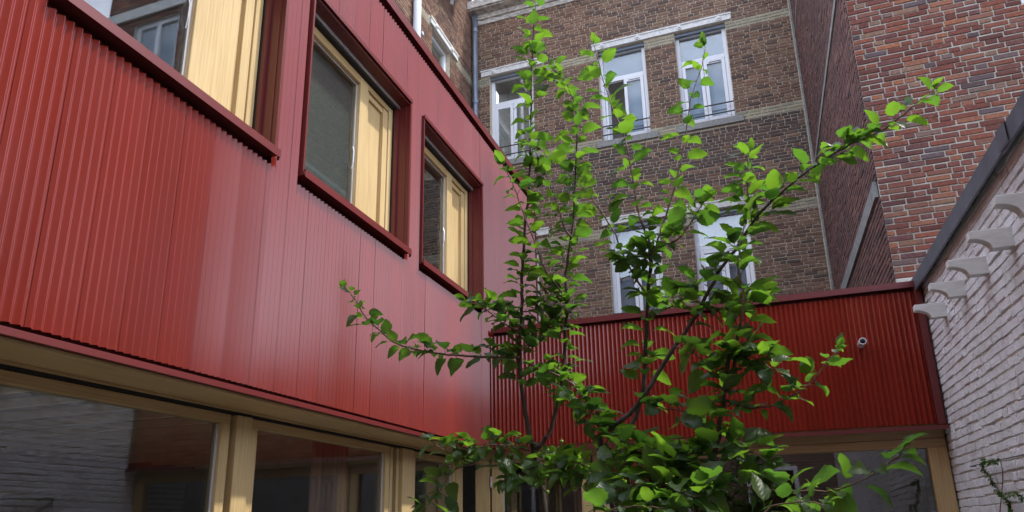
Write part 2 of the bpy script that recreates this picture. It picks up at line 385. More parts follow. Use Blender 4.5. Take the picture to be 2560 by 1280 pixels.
def place_bricks(walls, limit, templates, name='brick', vis=None):
    """walls: list of dict(parent, M 4x4 (u,z,n)->world, bricks, depth). Largest in the frame become objects, the rest one mesh per wall and material."""
    meshes = {}
    def tm(k, mat):
        if (k, mat) not in meshes:
            me = bpy.data.meshes.new(name); v, f = templates[k]; me.from_pydata(v.tolist(), [], f); me.materials.append(MATS[mat])
            at = me.attributes.new('rnd', 'FLOAT', 'POINT'); at.data.foreach_set('value', [0.0] * len(v)); me.update(); meshes[(k, mat)] = me
        return meshes[(k, mat)]
    cand = []
    for wi, W in enumerate(walls):
        M = np.array(W['M'])
        if not W['bricks']: continue
        P = np.array([[b[0], b[1], 0, 1] for b in W['bricks']]) @ M.T
        E1 = np.array([[b[0] + b[2] / 2, b[1], 0, 1] for b in W['bricks']]) @ M.T
        E2 = np.array([[b[0], b[1] + b[3] / 2, 0, 1] for b in W['bricks']]) @ M.T
        x, y, z = project(P[:, :3]); x1, y1, _ = project(E1[:, :3]); x2, y2, _ = project(E2[:, :3])
        area = np.abs((x1 - x) * (y2 - y) - (x2 - x) * (y1 - y)) * 4
        ok = (z > 0) & (x > 5) & (x < 2555) & (y > 4) & (y < 1276)
        if 'vis' in W: ok &= np.array([W['vis'](a, b_) for a, b_ in zip(x, y)])
        for i in range(len(area)):
            cand.append((area[i] if ok[i] else -1, wi, i))
    cand.sort(key=lambda t: -t[0])
    chosen = set((w_, i) for a, w_, i in cand[:limit] if a > 0)
    for wi, W in enumerate(walls):
        M = Matrix(W['M']); rest = {}
        for i, b in enumerate(W['bricks']):
            mat = b[4] or W['mat']
            if (wi, i) in chosen:
                o = bpy.data.objects.new(name, tm(random.randrange(len(templates)), mat)); C.objects.link(o)
                o.parent = W['parent']
                o.matrix_basis = M @ Matrix.Translation((b[0], b[1], 0)) @ Matrix.Diagonal((b[2], b[3], W['depth'] * random.uniform(.8, 1.15), 1))
            else: rest.setdefault(mat, []).append(b)
        for mat, bs in rest.items():
            V = []; Fs = []; rn = []; k = 0; Mn = np.array(W['M'])
            for b in bs:
                tv, tf = templates[random.randrange(len(templates))]
                p = tv * np.array([b[2], b[3], W['depth'] * random.uniform(.8, 1.15)]) + np.array([b[0], b[1], 0])
                V.append(p); Fs += [tuple(q + k for q in (f[::-1] if np.linalg.det(Mn[:3, :3]) < 0 else f)) for f in tf]; k += len(tv); rn += [random.random()] * len(tv)
            V = np.concatenate(V); V = (np.c_[V, np.ones(len(V))] @ Mn.T)[:, :3]
            me = bpy.data.meshes.new('brickwork'); me.from_pydata(V.tolist(), [], Fs); me.materials.append(MATS[mat])
            at = me.attributes.new('rnd', 'FLOAT', 'POINT'); at.data.foreach_set('value', rn); me.update()
            o = bpy.data.objects.new('brickwork', me); C.objects.link(o); o.parent = W['parent']; o['kind'] = 'stuff'
def frame(origin, u, n):
    u = Vector(u); n = Vector(n); z = Vector((0, 0, 1)); o = Vector(origin)
    return [[u.x, z.x, n.x, o.x], [u.y, z.y, n.y, o.y], [u.z, z.z, n.z, o.z], [0, 0, 0, 1]]
def wall_boxes(mb, axis, t0, t1, u0, u1, z0, z1, openings):
    """solid wall with rectangular holes; axis = thickness axis"""
    zs = sorted(set([z0, z1] + [z for o in openings for z in (o[2], o[3]) if z0 < z < z1]))
    for a, b in zip(zs, zs[1:]):
        cuts = [(o[0], o[1]) for o in openings if o[2] < (a + b) / 2 < o[3]]
        for s0, s1 in subtract(u0, u1, cuts):
            if axis == 0: mb.box(t0, t1, s0, s1, a, b)
            else: mb.box(s0, s1, t0, t1, a, b)
    return mb

# ------------------------------------------------------------------ the ground
g = MB().add([(-60, -60, 0), (60, -60, 0), (60, 60, 0), (-60, 60, 0)], [(0, 1, 2, 3)]).build('ground', 'soil'); g['kind'] = 'structure'
court = MB().box(-.2, 4.06, -3.4, 6.85, .004, .06)
co = court.build('courtyard_paving', 'paving'); co['kind'] = 'structure'

# ================================================================== red pleated building on the left
ZF, ZS, ZH, ZT = 2.333, 3.79, 5.185, 5.875           # flashing, sill, head, cladding top
PIT, DEP, PANEL = .0427, .0195, .2135
WIN = [(1.68, 3.13), (3.395, 4.845), (5.09, 6.53)]
red = thing('red_metal_building', 'two storey extension clad in pleated dark red metal with pine windows', 'building', (0, 2.5, 0))
Y0, Y1 = -3.3, 8.52
core = MB()
ops = [(a + .01, b - .01, ZS, ZH) for a, b in WIN]
wall_boxes(core, 0, -.26, -.045, Y0, Y1, ZF + .03, 6.0, ops)
corewall = core.build('wall', 'red_dark', red)
def zigzag(ya, yb, ph0, amp, tilt):
    """profile points (y, x) of the pleats between ya and yb: steep folds with narrow flats on crest and valley"""
    fl = .02
    brk = [fl, .5 - fl, .5 + fl, 1 - fl]
    def xx(y):
        t = ((y - ph0) / PIT) % 1.0
        if t < fl or t > 1 - fl: return 0.0
        if .5 - fl <= t <= .5 + fl: return amp
        return amp * (t - fl) / (.5 - 2 * fl) if t < .5 else amp * (1 - fl - t) / (.5 - 2 * fl)
    ks = set([ya, yb]); k = math.floor((ya - ph0) / PIT) - 1
    while ph0 + k * PIT < yb:
        for q in brk:
            y = ph0 + (k + q) * PIT
            if ya + 1e-5 < y < yb - 1e-5: ks.add(y)
        k += 1
    return [(y, xx(y) + tilt * (y - (ya + yb) / 2)) for y in sorted(ks)]
def pleat_panel(name, ya, yb, z0, z1, ph0, parent, plane='x', base=0.0, mat='red_metal', bow=0):
    tilt = random.gauss(0, .006); amp = DEP * random.uniform(.93, 1.07)
    pr = zigzag(ya + .0008, yb - .0008, ph0, amp, tilt)
    V = []; Fc = []; n = len(pr); rows = [z0, z1] if not bow else [z0, (z0 + z1) / 2, z1]
    for th in (0, -.0012):
        for zi, z in enumerate(rows):
            bw = bow if zi == 1 and len(rows) == 3 else 0
            for (y, x) in pr:
                xx = base + x + th + bw
                V.append((xx, y, z) if plane == 'x' else (y, 6.76 - xx, z))
    m_ = len(rows)
    for s in range(2):
        for zi in range(m_ - 1):
            for i in range(n - 1):
                a = s * n * m_ + zi * n + i
                Fc.append((a, a + 1, a + 1 + n, a + n))
    for i in range(n - 1):
        Fc.append((i, i + 1, n * m_ + i + 1, n * m_ + i)); t = (m_ - 1) * n
        Fc.append((t + i, t + i + 1, n * m_ + t + i + 1, n * m_ + t + i))
    mb = MB().add(V, Fc); return mb.build(name, mat, parent)
ncol = int((Y1 - Y0) / PANEL) + 1
for c in range(ncol):
    ya = Y0 + c * PANEL; yb = min(ya + PANEL, Y1)
    if yb - ya < .03: continue
    segs = [(ya, yb, ZF + .028, ZT - .06)]
    for (w0, w1) in WIN:
        ns = []
        for (a, b, z0, z1) in segs:
            if w1 <= a or w0 >= b or not (z0 < ZS and z1 > ZH): ns.append((a, b, z0, z1)); continue
            i0, i1 = max(a, w0), min(b, w1)
            ns += [(i0, i1, z0, ZS - .078), (i0, i1, ZH + .02, z1)]
            if i0 - a > .012: ns.append((a, i0, z0, z1))
            if b - i1 > .012: ns.append((i1, b, z0, z1))
        segs = ns
    for (a, b, z0, z1) in segs:
        pleat_panel('panel', a, b, z0, z1, Y0 - .13 * PIT, red, bow=random.gauss(0, .0012))
# parapet cap, base flashing, corner trims
B('parapet_cap', 'red_trim', red, (-.30, .045, Y0, Y1 + .03, ZT + .004, ZT + .075), (.036, .046, Y0, Y1 + .03, ZT - .012, ZT + .004))
B('base_flashing', 'red_trim', red, (-.02, .048, Y0, 6.74, ZF - .004, ZF), (.046, .050, Y0, 6.74, ZF - .030, ZF - .0045), (.020, .0455, Y0, 6.74, ZF - .030, ZF - .027))
B('corner_trim', 'red_trim', red, (-.03, .030, Y1, Y1 + .028, 3.6, ZT + .002))
B('wall_return', 'red_trim', red, (-5, -.03, Y1 - .03, Y1, 3.4, ZT))
# upper windows
def upper_window(y0, y1, idx):
    wdw = B('window', 'red_trim', red,                       # lining: jambs, head, all one folded sheet
            (-.12, .034, y0, y0 + .014, ZS - .02, ZH), (-.12, .034, y1 - .014, y1, ZS - .02, ZH), (-.12, .046, y0 - .002, y1 + .002, ZH, ZH + .016))
    B('head_flange', 'red_trim', wdw, (.0465, .052, y0 - .004, y1 + .004, ZH - .012, ZH + .022))
    Bs('jamb_flange', 'red_trim', wdw, (.0345, .046, y0 - .004, y0 + .012, ZS - .015, ZH - .013), (.0345, .046, y1 - .022, y1 + .004, ZS - .015, ZH - .013))
    B('sill', 'red_trim', wdw, (-.12, .066, y0 - .004, y1 + .006, ZS - .024, ZS - .020), (.064, .069, y0 - .006, y1 + .008, ZS - .04, ZS + .012), (.052, .0635, y0 - .006, y1 + .008, ZS + .006, ZS + .012), (.046, .0635, y1 + .004, y1 + .007, ZS - .055, ZS - .0245))
    # blind: perforated soffit box, grey bottom rail, guide rails
    B('blind_box', 'red_dark', wdw, (-.06, .030, y0 + .015, y1 - .015, ZH - .030, ZH - .001))
    mb = MB()
    for k in range(int((y1 - y0 - .06) / .022)):
        yy = y0 + .03 + k * .022
        for j in range(4):
            xx = -.045 + j * .018 + (k % 2) * .008; mb.box(xx, xx + .007, yy, yy + .007, ZH - .0335, ZH - .0302)
    pf = mb.build('perforation', 'red_trim', wdw); pf['kind'] = 'stuff'
    B('blind_rail', 'aluminium', wdw, (-.076, -.062, y0 + .018, y1 - .018, ZH - .052, ZH - .022))
    Bs('guide_rail', 'red_trim', wdw, (-.012, .004, y1 - .020, y1 - .0145, ZS, ZH - .036), (-.105, -.075, y1 - .038, y1 - .0145, ZS, ZH - .053))
    Bs('gasket', 'black_gap', wdw, (-.118, -.106, y1 - .040, y1 - .0145, ZS, ZH - .06), (-.118, -.106, y0 + .0145, y0 + .03, ZS, ZH - .06), (-.155, -.078, y0 + .015, y1 - .015, ZH - .068, ZH - .055))
    fx0, fx1 = -.19, -.12
    a, b = y0 + .03, y1 - .041; zt = ZH - .07; zb = ZS - .018
    pm = b - .527                                             # left side of the mullion
    Bs('frame', 'pine_upright', wdw, (fx0, fx1, a, a + .055, zb, zt), (fx0, fx1, b - .06, b, zb, zt), (fx0, fx1, pm, pm + .115, zb, zt), bevel=.003)
    Bs('frame_rail', 'pine_along_y', wdw, (fx0, fx1, a + .0555, pm - .0005, zt - .07, zt), (fx0, fx1, a + .0555, pm - .0005, zb, zb + .07), (fx0, fx1, pm + .1155, b - .0605, zt - .05, zt), (fx0, fx1, pm + .1155, b - .0605, zb, zb + .05), bevel=.003)
    c0, c1 = pm + .118, b - .063
    Bs('vent_frame', 'pine_upright', wdw, (fx0 - .01, fx1 - .012, c0, c0 + .03, zb + .055, zt - .052), (fx0 - .01, fx1 - .012, c1 - .075, c1, zb + .055, zt - .052), (fx0 - .01, fx1 - .022, c0 + .0305, c1 - .0755, zt - .10, zt - .052), (fx0 - .01, fx1 - .022, c0 + .0305, c1 - .0755, zb + .055, zb + .11), bevel=.002)
    B('vent_board', 'pine_upright', wdw, (fx0, fx1 - .045, c0 + .028, c1 - .07, zb + .08, zt - .09))
    B('pane', 'glass', wdw, (fx0 + .02, fx0 + .032, a + .05, pm + .005, zb + .065, zt - .065))
    Bs('spacer', 'aluminium', wdw, (fx0 + .033, fx0 + .039, pm - .014, pm - .0005, zb + .07, zt - .07), (fx0 + .033, fx0 + .039, a + .056, pm - .015, zt - .082, zt - .0705))
    if idx == 1: B('reflection_sheet', 'reflection_grey', wdw, (fx0 - .012, fx0 - .008, a + .056, pm - .001, zb + .071, zt - .071))  # added grey sheet behind the pane, its colour replaces the reflection in the glass
    # handle wire loop on the mullion
    MB().tube([(fx1 - .03, pm - .03, 4.28), (fx1 - .015, pm - .036, 4.33), (fx1 - .012, pm - .036, 4.42), (fx1 - .03, pm - .028, 4.47)], .004, 6).build('handle', 'aluminium', wdw)
for i, (a, b) in enumerate(WIN): upper_window(a, b, i)
# rooms behind the glass
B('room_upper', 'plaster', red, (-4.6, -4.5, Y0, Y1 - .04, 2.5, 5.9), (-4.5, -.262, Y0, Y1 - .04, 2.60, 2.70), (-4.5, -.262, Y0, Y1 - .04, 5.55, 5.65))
Bs('partition', 'plaster', red, (-4.49, -.262, 3.30, 3.36, 2.71, 5.54), (-4.49, -.262, 5.02, 5.08, 2.71, 5.54))
# ground-floor glazing
GX = -.30
B('soffit', 'pine_along_y', red, (GX + .012, .019, Y0, 6.72, ZF - .045, ZF - .0318), (GX + .006, GX + .03, Y0, 6.72, ZF - .058, ZF - .0455))
B('shadow_gap', 'black_gap', red, (GX - .05, GX + .004, Y0, 6.9, ZF - .075, ZF - .012))
GW = [(-1.2, 1.2), (1.26, 3.345), (3.52, 5.255), (5.65, 6.60)]
zt = ZF - .078
for k, (a, b) in enumerate(GW):
    gw = B('window', 'pine_along_y', red, (GX - .07, GX, a, b, zt - .055, zt), bevel=.002)
    B('bottom_rail', 'pine_along_y', gw, (GX - .07, GX, a, b, .08, .16), bevel=.002)
    Bs('stile', 'pine_upright', gw, (GX - .069, GX + .001, a, a + .07, .1605, zt - .0555), (GX - .069, GX + .001, b - .07, b, .1605, zt - .0555), bevel=.003)
    B('pane', 'glass', gw, (GX - .045, GX - .030, a + .066, b - .066, .155, zt - .05))
    Bs('spacer', 'aluminium', gw, (GX - .029, GX - .022, b - .085, b - .071, .17, zt - .06))
for a, b in ((1.203, 1.257), (3.375, 3.505), (5.44, 5.638)):
    B('post', 'pine_upright', red, (GX - .09, GX + .025, a, b, .0605, zt + .001), bevel=.004)
B('post', 'pine_upright', red, (GX - .088, GX + .012, 6.605, 6.76, .0605, zt + .001), bevel=.004)
Bs('jamb_strip', 'pine_upright', red, (GX - .088, GX - .02, 5.30, 5.345, .0605, zt), (GX - .088, GX - .01, 5.39, 5.432, .0605, zt))
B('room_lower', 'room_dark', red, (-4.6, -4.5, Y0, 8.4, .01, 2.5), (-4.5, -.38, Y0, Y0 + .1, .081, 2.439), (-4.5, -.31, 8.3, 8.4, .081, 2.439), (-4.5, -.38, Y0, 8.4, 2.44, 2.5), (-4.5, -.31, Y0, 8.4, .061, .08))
jm = MB()
for k in range(20):
    o = B('ceiling_batten', 'joist', red, (-4.4, -.40, 1.0 + k * .36, 1.045 + k * .36, 2.385, 2.439))
# wavy curtain behind the second window
cv = []; n = 34
for i in range(n):
    y = 4.62 + .48 * i / (n - 1); x = -.62 + .035 * math.sin(i * 1.35); cv.append((x, y))
mb = MB(); mb.add([(x, y, .1) for x, y in cv] + [(x, y, 2.38) for x, y in cv], [(i, i + 1, i + 1 + n, i + n) for i in range(n - 1)]).build('curtain', 'curtain_warm', red, smooth=True)

# ================================================================== low red link across the back
link = thing('red_link_building', 'low red corrugated metal volume across the back above timber framed glass doors', 'building', (2, 7.2, 0))
LZ = 3.555; WX = 4.08
lw = B('wall', 'red_dark', link, (.05, WX - .012, 6.79, 6.88, ZF + .05, LZ))
ncol = int((WX - .075 - .0) / PANEL) + 1
for c in range(ncol):
    a = .022 + c * PANEL; b = min(a + PANEL, WX - .085)
    if b - a > .01: pleat_panel('panel', a, b, ZF + .03, LZ - .03, .022 - .13 * PIT, link, plane='y')
B('parapet_cap', 'red_trim', link, (.050, WX - .02, 6.715, 8.55, LZ + .004, LZ + .05), (.050, WX - .02, 6.712, 6.7145, LZ - .004, LZ + .051))
B('base_flashing', 'red_trim', link, (.055, WX - .01, 6.705, 6.79, ZF + .008, ZF + .012), (.055, WX - .01, 6.701, 6.7045, ZF - .022, ZF + .013))
B('end_trim', 'red_trim', link, (WX - .083, WX - .03, 6.72, 6.79, ZF + .02, LZ + .002), (WX - .0295, WX - .018, 6.735, 6.79, ZF + .02, LZ + .002))
B('roof', 'slate', link, (-.02, WX, 6.885, 8.55, LZ - .1, LZ + .002))
# rain spout
sp = MB(); n = 20
vo = [(3.52 + .030 * math.cos(2 * math.pi * i / n), 6.60, 3.085 + .030 * math.sin(2 * math.pi * i / n)) for i in range(n)]
vi = [(3.52 + .024 * math.cos(2 * math.pi * i / n), 6.60, 3.085 + .024 * math.sin(2 * math.pi * i / n)) for i in range(n)]
vob = [(x, 6.79, z) for x, y, z in vo]; vib = [(x, 6.78, z) for x, y, z in vi]
sp.add(vo + vi + vob + vib, [(i, (i + 1) % n, n + (i + 1) % n, n + i) for i in range(n)] + [(i, 2 * n + i, 2 * n + (i + 1) % n, (i + 1) % n) for i in range(n)] + [(n + i, n + (i + 1) % n, 3 * n + (i + 1) % n, 3 * n + i) for i in range(n)] + [tuple(3 * n + i for i in range(n))])
sp.build('drain_spout', 'white_pvc', link, smooth=False)
# doors
DY = 6.88
B('fascia_beam', 'pine_along_x', link, (-.30, WX - .02, DY, DY + .08, ZF - .075, ZF + .045), bevel=.003)
LD = [(-.02, 1.015), (1.035, 4.06)]
zt2 = ZF - .078
for k, (a, b) in enumerate(LD):
    dw = B('glass_door' if k == 0 else 'window', 'pine_along_x', link, (a, b, DY - .005, DY + .07, zt2 - .075, zt2), bevel=.003)
    B('bottom_rail', 'pine_along_x', dw, (a, b, DY - .005, DY + .07, .08, .2), bevel=.003)
    wl, wr = (.115, .105) if k == 0 else (.13, .145)
    Bs('stile', 'pine_upright', dw, (a, a + wl, DY - .006, DY + .069, .2005, zt2 - .0755), (b - wr, b, DY - .006, DY + .069, .2005, zt2 - .0755), bevel=.003)
    B('pane', 'glass', dw, (a + wl - .006, b - wr + .006, DY + .03, DY + .045, .19, zt2 - .07))
    Bs('spacer', 'aluminium', dw, (a + wl, a + wl + .01, DY + .022, DY + .029, .21, zt2 - .08))
    if k == 0: MB().tube([(a - .005, DY - .012, 1.98), (a - .005, DY - .012, 2.09)], .011, 10).build('hinge', 'aluminium', dw)
B('post', 'pine_upright', link, (-.20, -.045, DY - .003, DY + .08, .0605, zt2), bevel=.003)
B('mullion', 'pine_upright', link, (.46, .50, DY + .20, DY + .25, .07, 2.2))
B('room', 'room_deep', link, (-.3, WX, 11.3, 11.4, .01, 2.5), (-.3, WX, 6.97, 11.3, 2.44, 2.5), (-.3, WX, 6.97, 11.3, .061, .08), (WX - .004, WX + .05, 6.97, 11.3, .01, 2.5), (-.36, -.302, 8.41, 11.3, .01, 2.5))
cv = []; n = 26
for i in range(n):
    x = .72 + .22 * i / (n - 1); y = 7.3 + .02 * math.sin(i * 1.5); cv.append((x, y))
MB().add([(x, y, .1) for x, y in cv] + [(x, y, 2.38) for x, y in cv], [(i, i + 1, i + 1 + n, i + n) for i in range(n - 1)]).build('curtain', 'curtain_warm', link, smooth=True)

# ================================================================== whitewashed brick garden wall on the right
gw = thing('garden_wall', 'rough white painted brick wall with dark metal coping and timber corbels', 'wall', (4.2, 3, 0))
WT = 3.60
gcore = B('wall', 'wash_mortar', gw, (WX + .004, WX + .30, -3.3, 7.75, 0, WT + .03))
bk = lay(1.2, 7.72, .05, WT, course=.0655, joint=.010, L=.215, H=.105, jit=.003, wob=.004, ju=.004)
place_bricks([dict(parent=gcore, M=frame((WX + .006, 0, 0), (0, 1, 0), (-1, 0, 0)), bricks=bk, mat='whitewash', depth=.013, vis=lambda a, b: a > 2290)], 300, rough_templates(14))
B('wall_face', 'whitewash', gw, (WX - .012, WX + .0035, -3.3, 1.19, 0, WT))
# crumbling bedding under the coping
mb = MB(); y = 2.0
while y < 6.9:
    l = random.uniform(.03, .12); d = random.uniform(.004, .028); h = random.uniform(.012, .05)
    mb.box(WX - .02 - d, WX + .1, y, y + l * .93, WT + .005 - h * .6, WT + .028); y += l
mb.build('bedding_mortar', 'crumble', gw)
def coping(y0, y1, dz, dx):
    return B('coping', 'coping_metal', gw, (WX - .066 - dx, WX + .36, y0, y1, WT + .030 + dz, WT + .034 + dz), (WX - .066 - dx, WX - .062 - dx, y0, y1, WT - .085 + dz, WT + .0295 + dz), (WX - .062 - dx, WX - .050 - dx, y0, y1, WT - .085 + dz, WT - .082 + dz))
coping(-3.3, 4.20, 0, 0); coping(4.17, 7.7, .0045, .005)
# a lifted lap at the coping joint
MB().add([(WX - .068, 4.05, WT - .085), (WX - .078, 4.17, WT - .085), (WX - .078, 4.17, WT + .034), (WX - .068, 4.05, WT + .034), (WX - .074, 4.05, WT - .06), (WX - .085, 4.17, WT - .085), (WX - .085, 4.17, WT + .034), (WX - .074, 4.05, WT + .034)],
         [(0, 1, 2, 3), (4, 7, 6, 5), (0, 4, 5, 1), (2, 6, 7, 3)]).build('coping_lap', 'coping_metal', gw)
def corbel(yc, zc):
    L, Hn, Ht, T = .22, .048, .118, .065
    pts = [(WX + .05, zc), (WX - L, zc), (WX - L, zc - Hn)]
    cx, cz, rr = WX - L, zc - Hn - .07, .07
    for k in range(1, 10):
        a = math.pi / 2 * (1 - k / 9); pts.append((cx + .105 * math.cos(a), cz + rr * math.sin(a)))
    pts += [(WX + .05, zc - Ht)]
    poly = [(p[0], p[1]) for p in pts]
    o = MB().prism(poly, 1, yc, yc + T).build('corbel', 'corbel_paint', gw, bevel=.003)
    return o
for yc, zc in ((6.14, 3.235), (5.55, 3.225), (5.00, 3.205), (4.48, 3.195), (3.96, 3.185), (3.44, 3.18), (2.92, 3.175)):
    corbel(yc, zc)

# ================================================================== brown brick building at the back
BY = 12.74
back = thing('brown_brick_building', 'tall brown brick apartment house with white windows and cream brick bands', 'building', (0.7, 13, 0))
wins = [(-2.2, -1.2, 9.06, 11.22), (.235, 1.215, 9.06, 11.22), (1.835, 2.825, 9.06, 11.22), (-2.2, -1.2, 5.06, 7.22), (.235, 1.215, 5.06, 7.22), (1.835, 2.825, 5.06, 7.22)]
XL, XR = -2.62, 4.065
mb = MB(); wall_boxes(mb, 1, BY + .006, BY + .32, XL - .3, XR + .02, 0, 12.98, wins)
bwall = mb.build('wall', 'mortar_tan', back)
cutouts = list(wins)
for (a, b) in ((-2.40, -.95), (.12, 2.96)):
    cutouts.append((a, b, 11.22, 11.385)); cutouts.append((a, b, 7.22, 7.385))
for x0, x1, z0, z1 in wins: cutouts.append((x0 - .12, x1 + .14, z0 - .14, z0))
def bmat(u, z):
    for z0 in (10.99, 8.93, 6.96, 12.42):
        if z0 < z < z0 + .2 and (z0 != 12.42): return 'brick_cream'
    if 7.55 < z < 8.93 and u > -.6 and random.random() < .25 + .6 * min(1, (z - 7.55) / .6): return 'brick_sooty'
    return 'brick_brown'
walls = [dict(parent=bwall, M=frame((0, BY + .008, 0), (1, 0, 0), (0, -1, 0)), bricks=lay(XL, XR - .05, 4.2, 12.8, cutouts, mats=bmat), mat='brick_brown', depth=.014)]
# side wing receding on the left
wop = [(10.66, 11.52, 9.2, 11.08)]
mb = MB(); wall_boxes(mb, 0, XL - .32, XL - .006, 8.4, BY - .002, 3.7, 17.5, wop)
wwall = mb.build('side_wall', 'mortar_tan', back)
def wmatf(u, z):
    for z0 in (11.02, 9.0, 14.3):
        if z0 < z < z0 + .2: return 'brick_cream'
    return 'brick_brown'
walls.append(dict(parent=wwall, M=frame((XL - .004, 0, 0), (0, 1, 0), (1, 0, 0)), bricks=lay(8.4, BY - .02, 7.0, 15.0, wop + [(10.5, 11.85, 11.08, 11.30)], mats=wmatf), mat='brick_brown', depth=.014))
place_bricks(walls, 300, brick_templates(8))
def lintel(x0, x1, z, roses):
    o = B('lintel', 'white_paint', back, (x0, x1, BY - .045, BY + .05, z, z + .15), (x0 - .01, x1 + .01, BY - .06, BY - .0455, z + .118, z + .152), bevel=.003)
    for rx in roses:
        r_ = MB(); k = 14
        for (yy, ra, yb2, rb) in ((BY - .0455, .055, BY - .06, .05), (BY - .0605, .03, BY - .078, .016)):
            A = [(rx + ra * math.cos(2 * math.pi * i / k), yy, z + .068 + ra * math.sin(2 * math.pi * i / k)) for i in range(k)]
            Bq = [(rx + rb * math.cos(2 * math.pi * i / k), yb2, z + .068 + rb * math.sin(2 * math.pi * i / k)) for i in range(k)]
            r_.add(A + Bq, [(i, (i + 1) % k, k + (i + 1) % k, k + i) for i in range(k)] + [tuple(k + i for i in range(k))])
        r_.build('rosette', 'white_paint', o)
for z in (11.225, 7.225):
    lintel(-2.39, -.96, z, (-2.1, -1.25)); lintel(.13, 2.95, z, (.35, 1.1, 1.95, 2.72))
def white_window(x0, x1, z0, z1, opened=False, dark=False):
    yf = BY + .12; zt = z0 + .01; tr = z0 + 1.48
    wd = B('window', 'white_pvc', back, (x0, x0 + .075, yf, yf + .07, zt, z1), (x1 - .075, x1, yf, yf + .07, zt, z1), (x0 + .0755, x1 - .0755, yf, yf + .07, z1 - .075, z1), (x0 + .0755, x1 - .0755, yf, yf + .07, zt, zt + .075), (x0 + .0755, x1 - .0755, yf - .004, yf + .066, tr - .05, tr + .05), bevel=.004)
    xm = (x0 + x1) / 2
    for k, (a, b) in enumerate(((x0 + .08, xm - .004), (xm + .004, x1 - .08))):
        if opened and k == 0:
            sh = B('sash', 'white_pvc', wd, (a, a + .045, yf + .05, yf + .11, zt + .08, tr - .055), (a, a + .045, yf + .36, yf + .42, zt + .08, tr - .055), (a, a + .045, yf + .1105, yf + .3595, zt + .08, zt + .15), (a, a + .045, yf + .1105, yf + .3595, tr - .13, tr - .055))
            B('pane', 'glass', sh, (a + .015, a + .025, yf + .105, yf + .365, zt + .14, tr - .12)); continue
        sh = B('sash', 'white_pvc', wd, (a, a + .065, yf - .012, yf + .05, zt + .08, tr - .055), (b - .065, b, yf - .012, yf + .05, zt + .08, tr - .055), (a + .0655, b - .0655, yf - .012, yf + .05, zt + .08, zt + .15), (a + .0655, b - .0655, yf - .012, yf + .05, tr - .125, tr - .055), bevel=.004)
        B('pane', 'glass', sh, (a + .06, b - .06, yf + .015, yf + .025, zt + .145, tr - .12))
        if k == 1: B('vent_strip', 'rail_iron', sh, (a + .10, b - .07, yf - .018, yf - .0125, tr - .105, tr - .092))
    B('pane', 'glass', wd, (x0 + .07, x1 - .07, yf + .03, yf + .04, tr + .045, z1 - .07))
    if not dark:
        if not opened: B('curtain', 'curtain', wd, (x0 + .08, x1 - .08, yf + .10, yf + .11, zt + .08, z1 - .08))
        else: B('curtain', 'curtain', wd, (xm - .01, x1 - .08, yf + .10, yf + .11, zt + .08, tr), (x0 + .08, x1 - .08, yf + .10, yf + .11, tr + .02, z1 - .08))
    B('sill', 'stone_sill', wd, (x0 - .115, x1 + .135, BY - .055, BY + .12, z0 - .135, z0 - .001), bevel=.004)
    rl = MB()
    for z in (z0 + .16, z0 + .36): rl.tube([(x0 - .005, BY + .02, z), (x1 + .005, BY + .02, z)], .014, 8)
    for x in (x0 - .002, x1 + .002): rl.tube([(x, BY + .02, z0 + .05), (x, BY + .02, z0 + .42)], .012, 6)
    rl.build('guard_rail', 'rail_iron', wd)
    B('blind_casing', 'zinc_pipe', wd, (x0 + .01, x1 - .01, BY + .05, BY + .119, z1 - .07, z1 - .002))
    return wd
for i, q in enumerate(wins): white_window(*q, opened=(i == 1), dark=(i in (0, 3)))
B('room', 'room_dark', back, (XL - .28, XR, BY + 2.5, BY + 2.6, 4, 12.9), (XL - .28, XR, BY + .33, BY + 2.5, 8.2, 8.3), (XL - .28, XR, BY + .33, BY + 2.5, 12.5, 12.6))
# wing window
yf = XL - .16
ww = B('window', 'white_pvc', back, (yf, yf + .07, 10.66, 10.735, 9.2, 11.08), (yf, yf + .07, 11.445, 11.52, 9.2, 11.08), (yf, yf + .07, 10.7355, 11.4445, 11.0, 11.08), (yf, yf + .07, 10.7355, 11.4445, 9.2, 9.28), bevel=.004)
B('pane', 'glass', ww, (yf + .03, yf + .04, 10.73, 11.45, 9.27, 11.01))
B('lintel', 'white_paint', ww, (XL - .05, XL + .055, 10.52, 11.83, 11.085, 11.22), (XL + .0555, XL + .07, 10.50, 11.85, 11.19, 11.235), bevel=.003)
rz = MB()
for yy in (10.74, 11.50):
    k = 12; A = [(XL + .0555, yy + .055 * math.cos(2 * math.pi * i / k), 11.145 + .055 * math.sin(2 * math.pi * i / k)) for i in range(k)]
    Bq = [(XL + .085, yy + .03 * math.cos(2 * math.pi * i / k), 11.145 + .03 * math.sin(2 * math.pi * i / k)) for i in range(k)]
    rz.add(A + Bq, [(i, (i + 1) % k, k + (i + 1) % k, k + i) for i in range(k)] + [tuple(k + i for i in range(k))])
rz.build('rosette', 'white_paint', ww)
B('room_wing', 'room_dark', back, (XL - 2.4, XL - 2.3, 8.4, BY, 8.5, 12), (XL - 2.3, XL - .33, 8.4, BY, 11.6, 11.7), (XL - 2.3, XL - .33, 8.4, BY, 8.5, 8.6))
# balcony bracket high on the wing
B('balcony_slab', 'white_paint', back, (XL - .05, XL + .42, 10.3, 11.75, 12.55, 12.68), (XL + .0, XL + .06, 10.5, 10.56, 12.30, 12.549), (XL + .0, XL + .06, 11.5, 11.56, 12.30, 12.549))
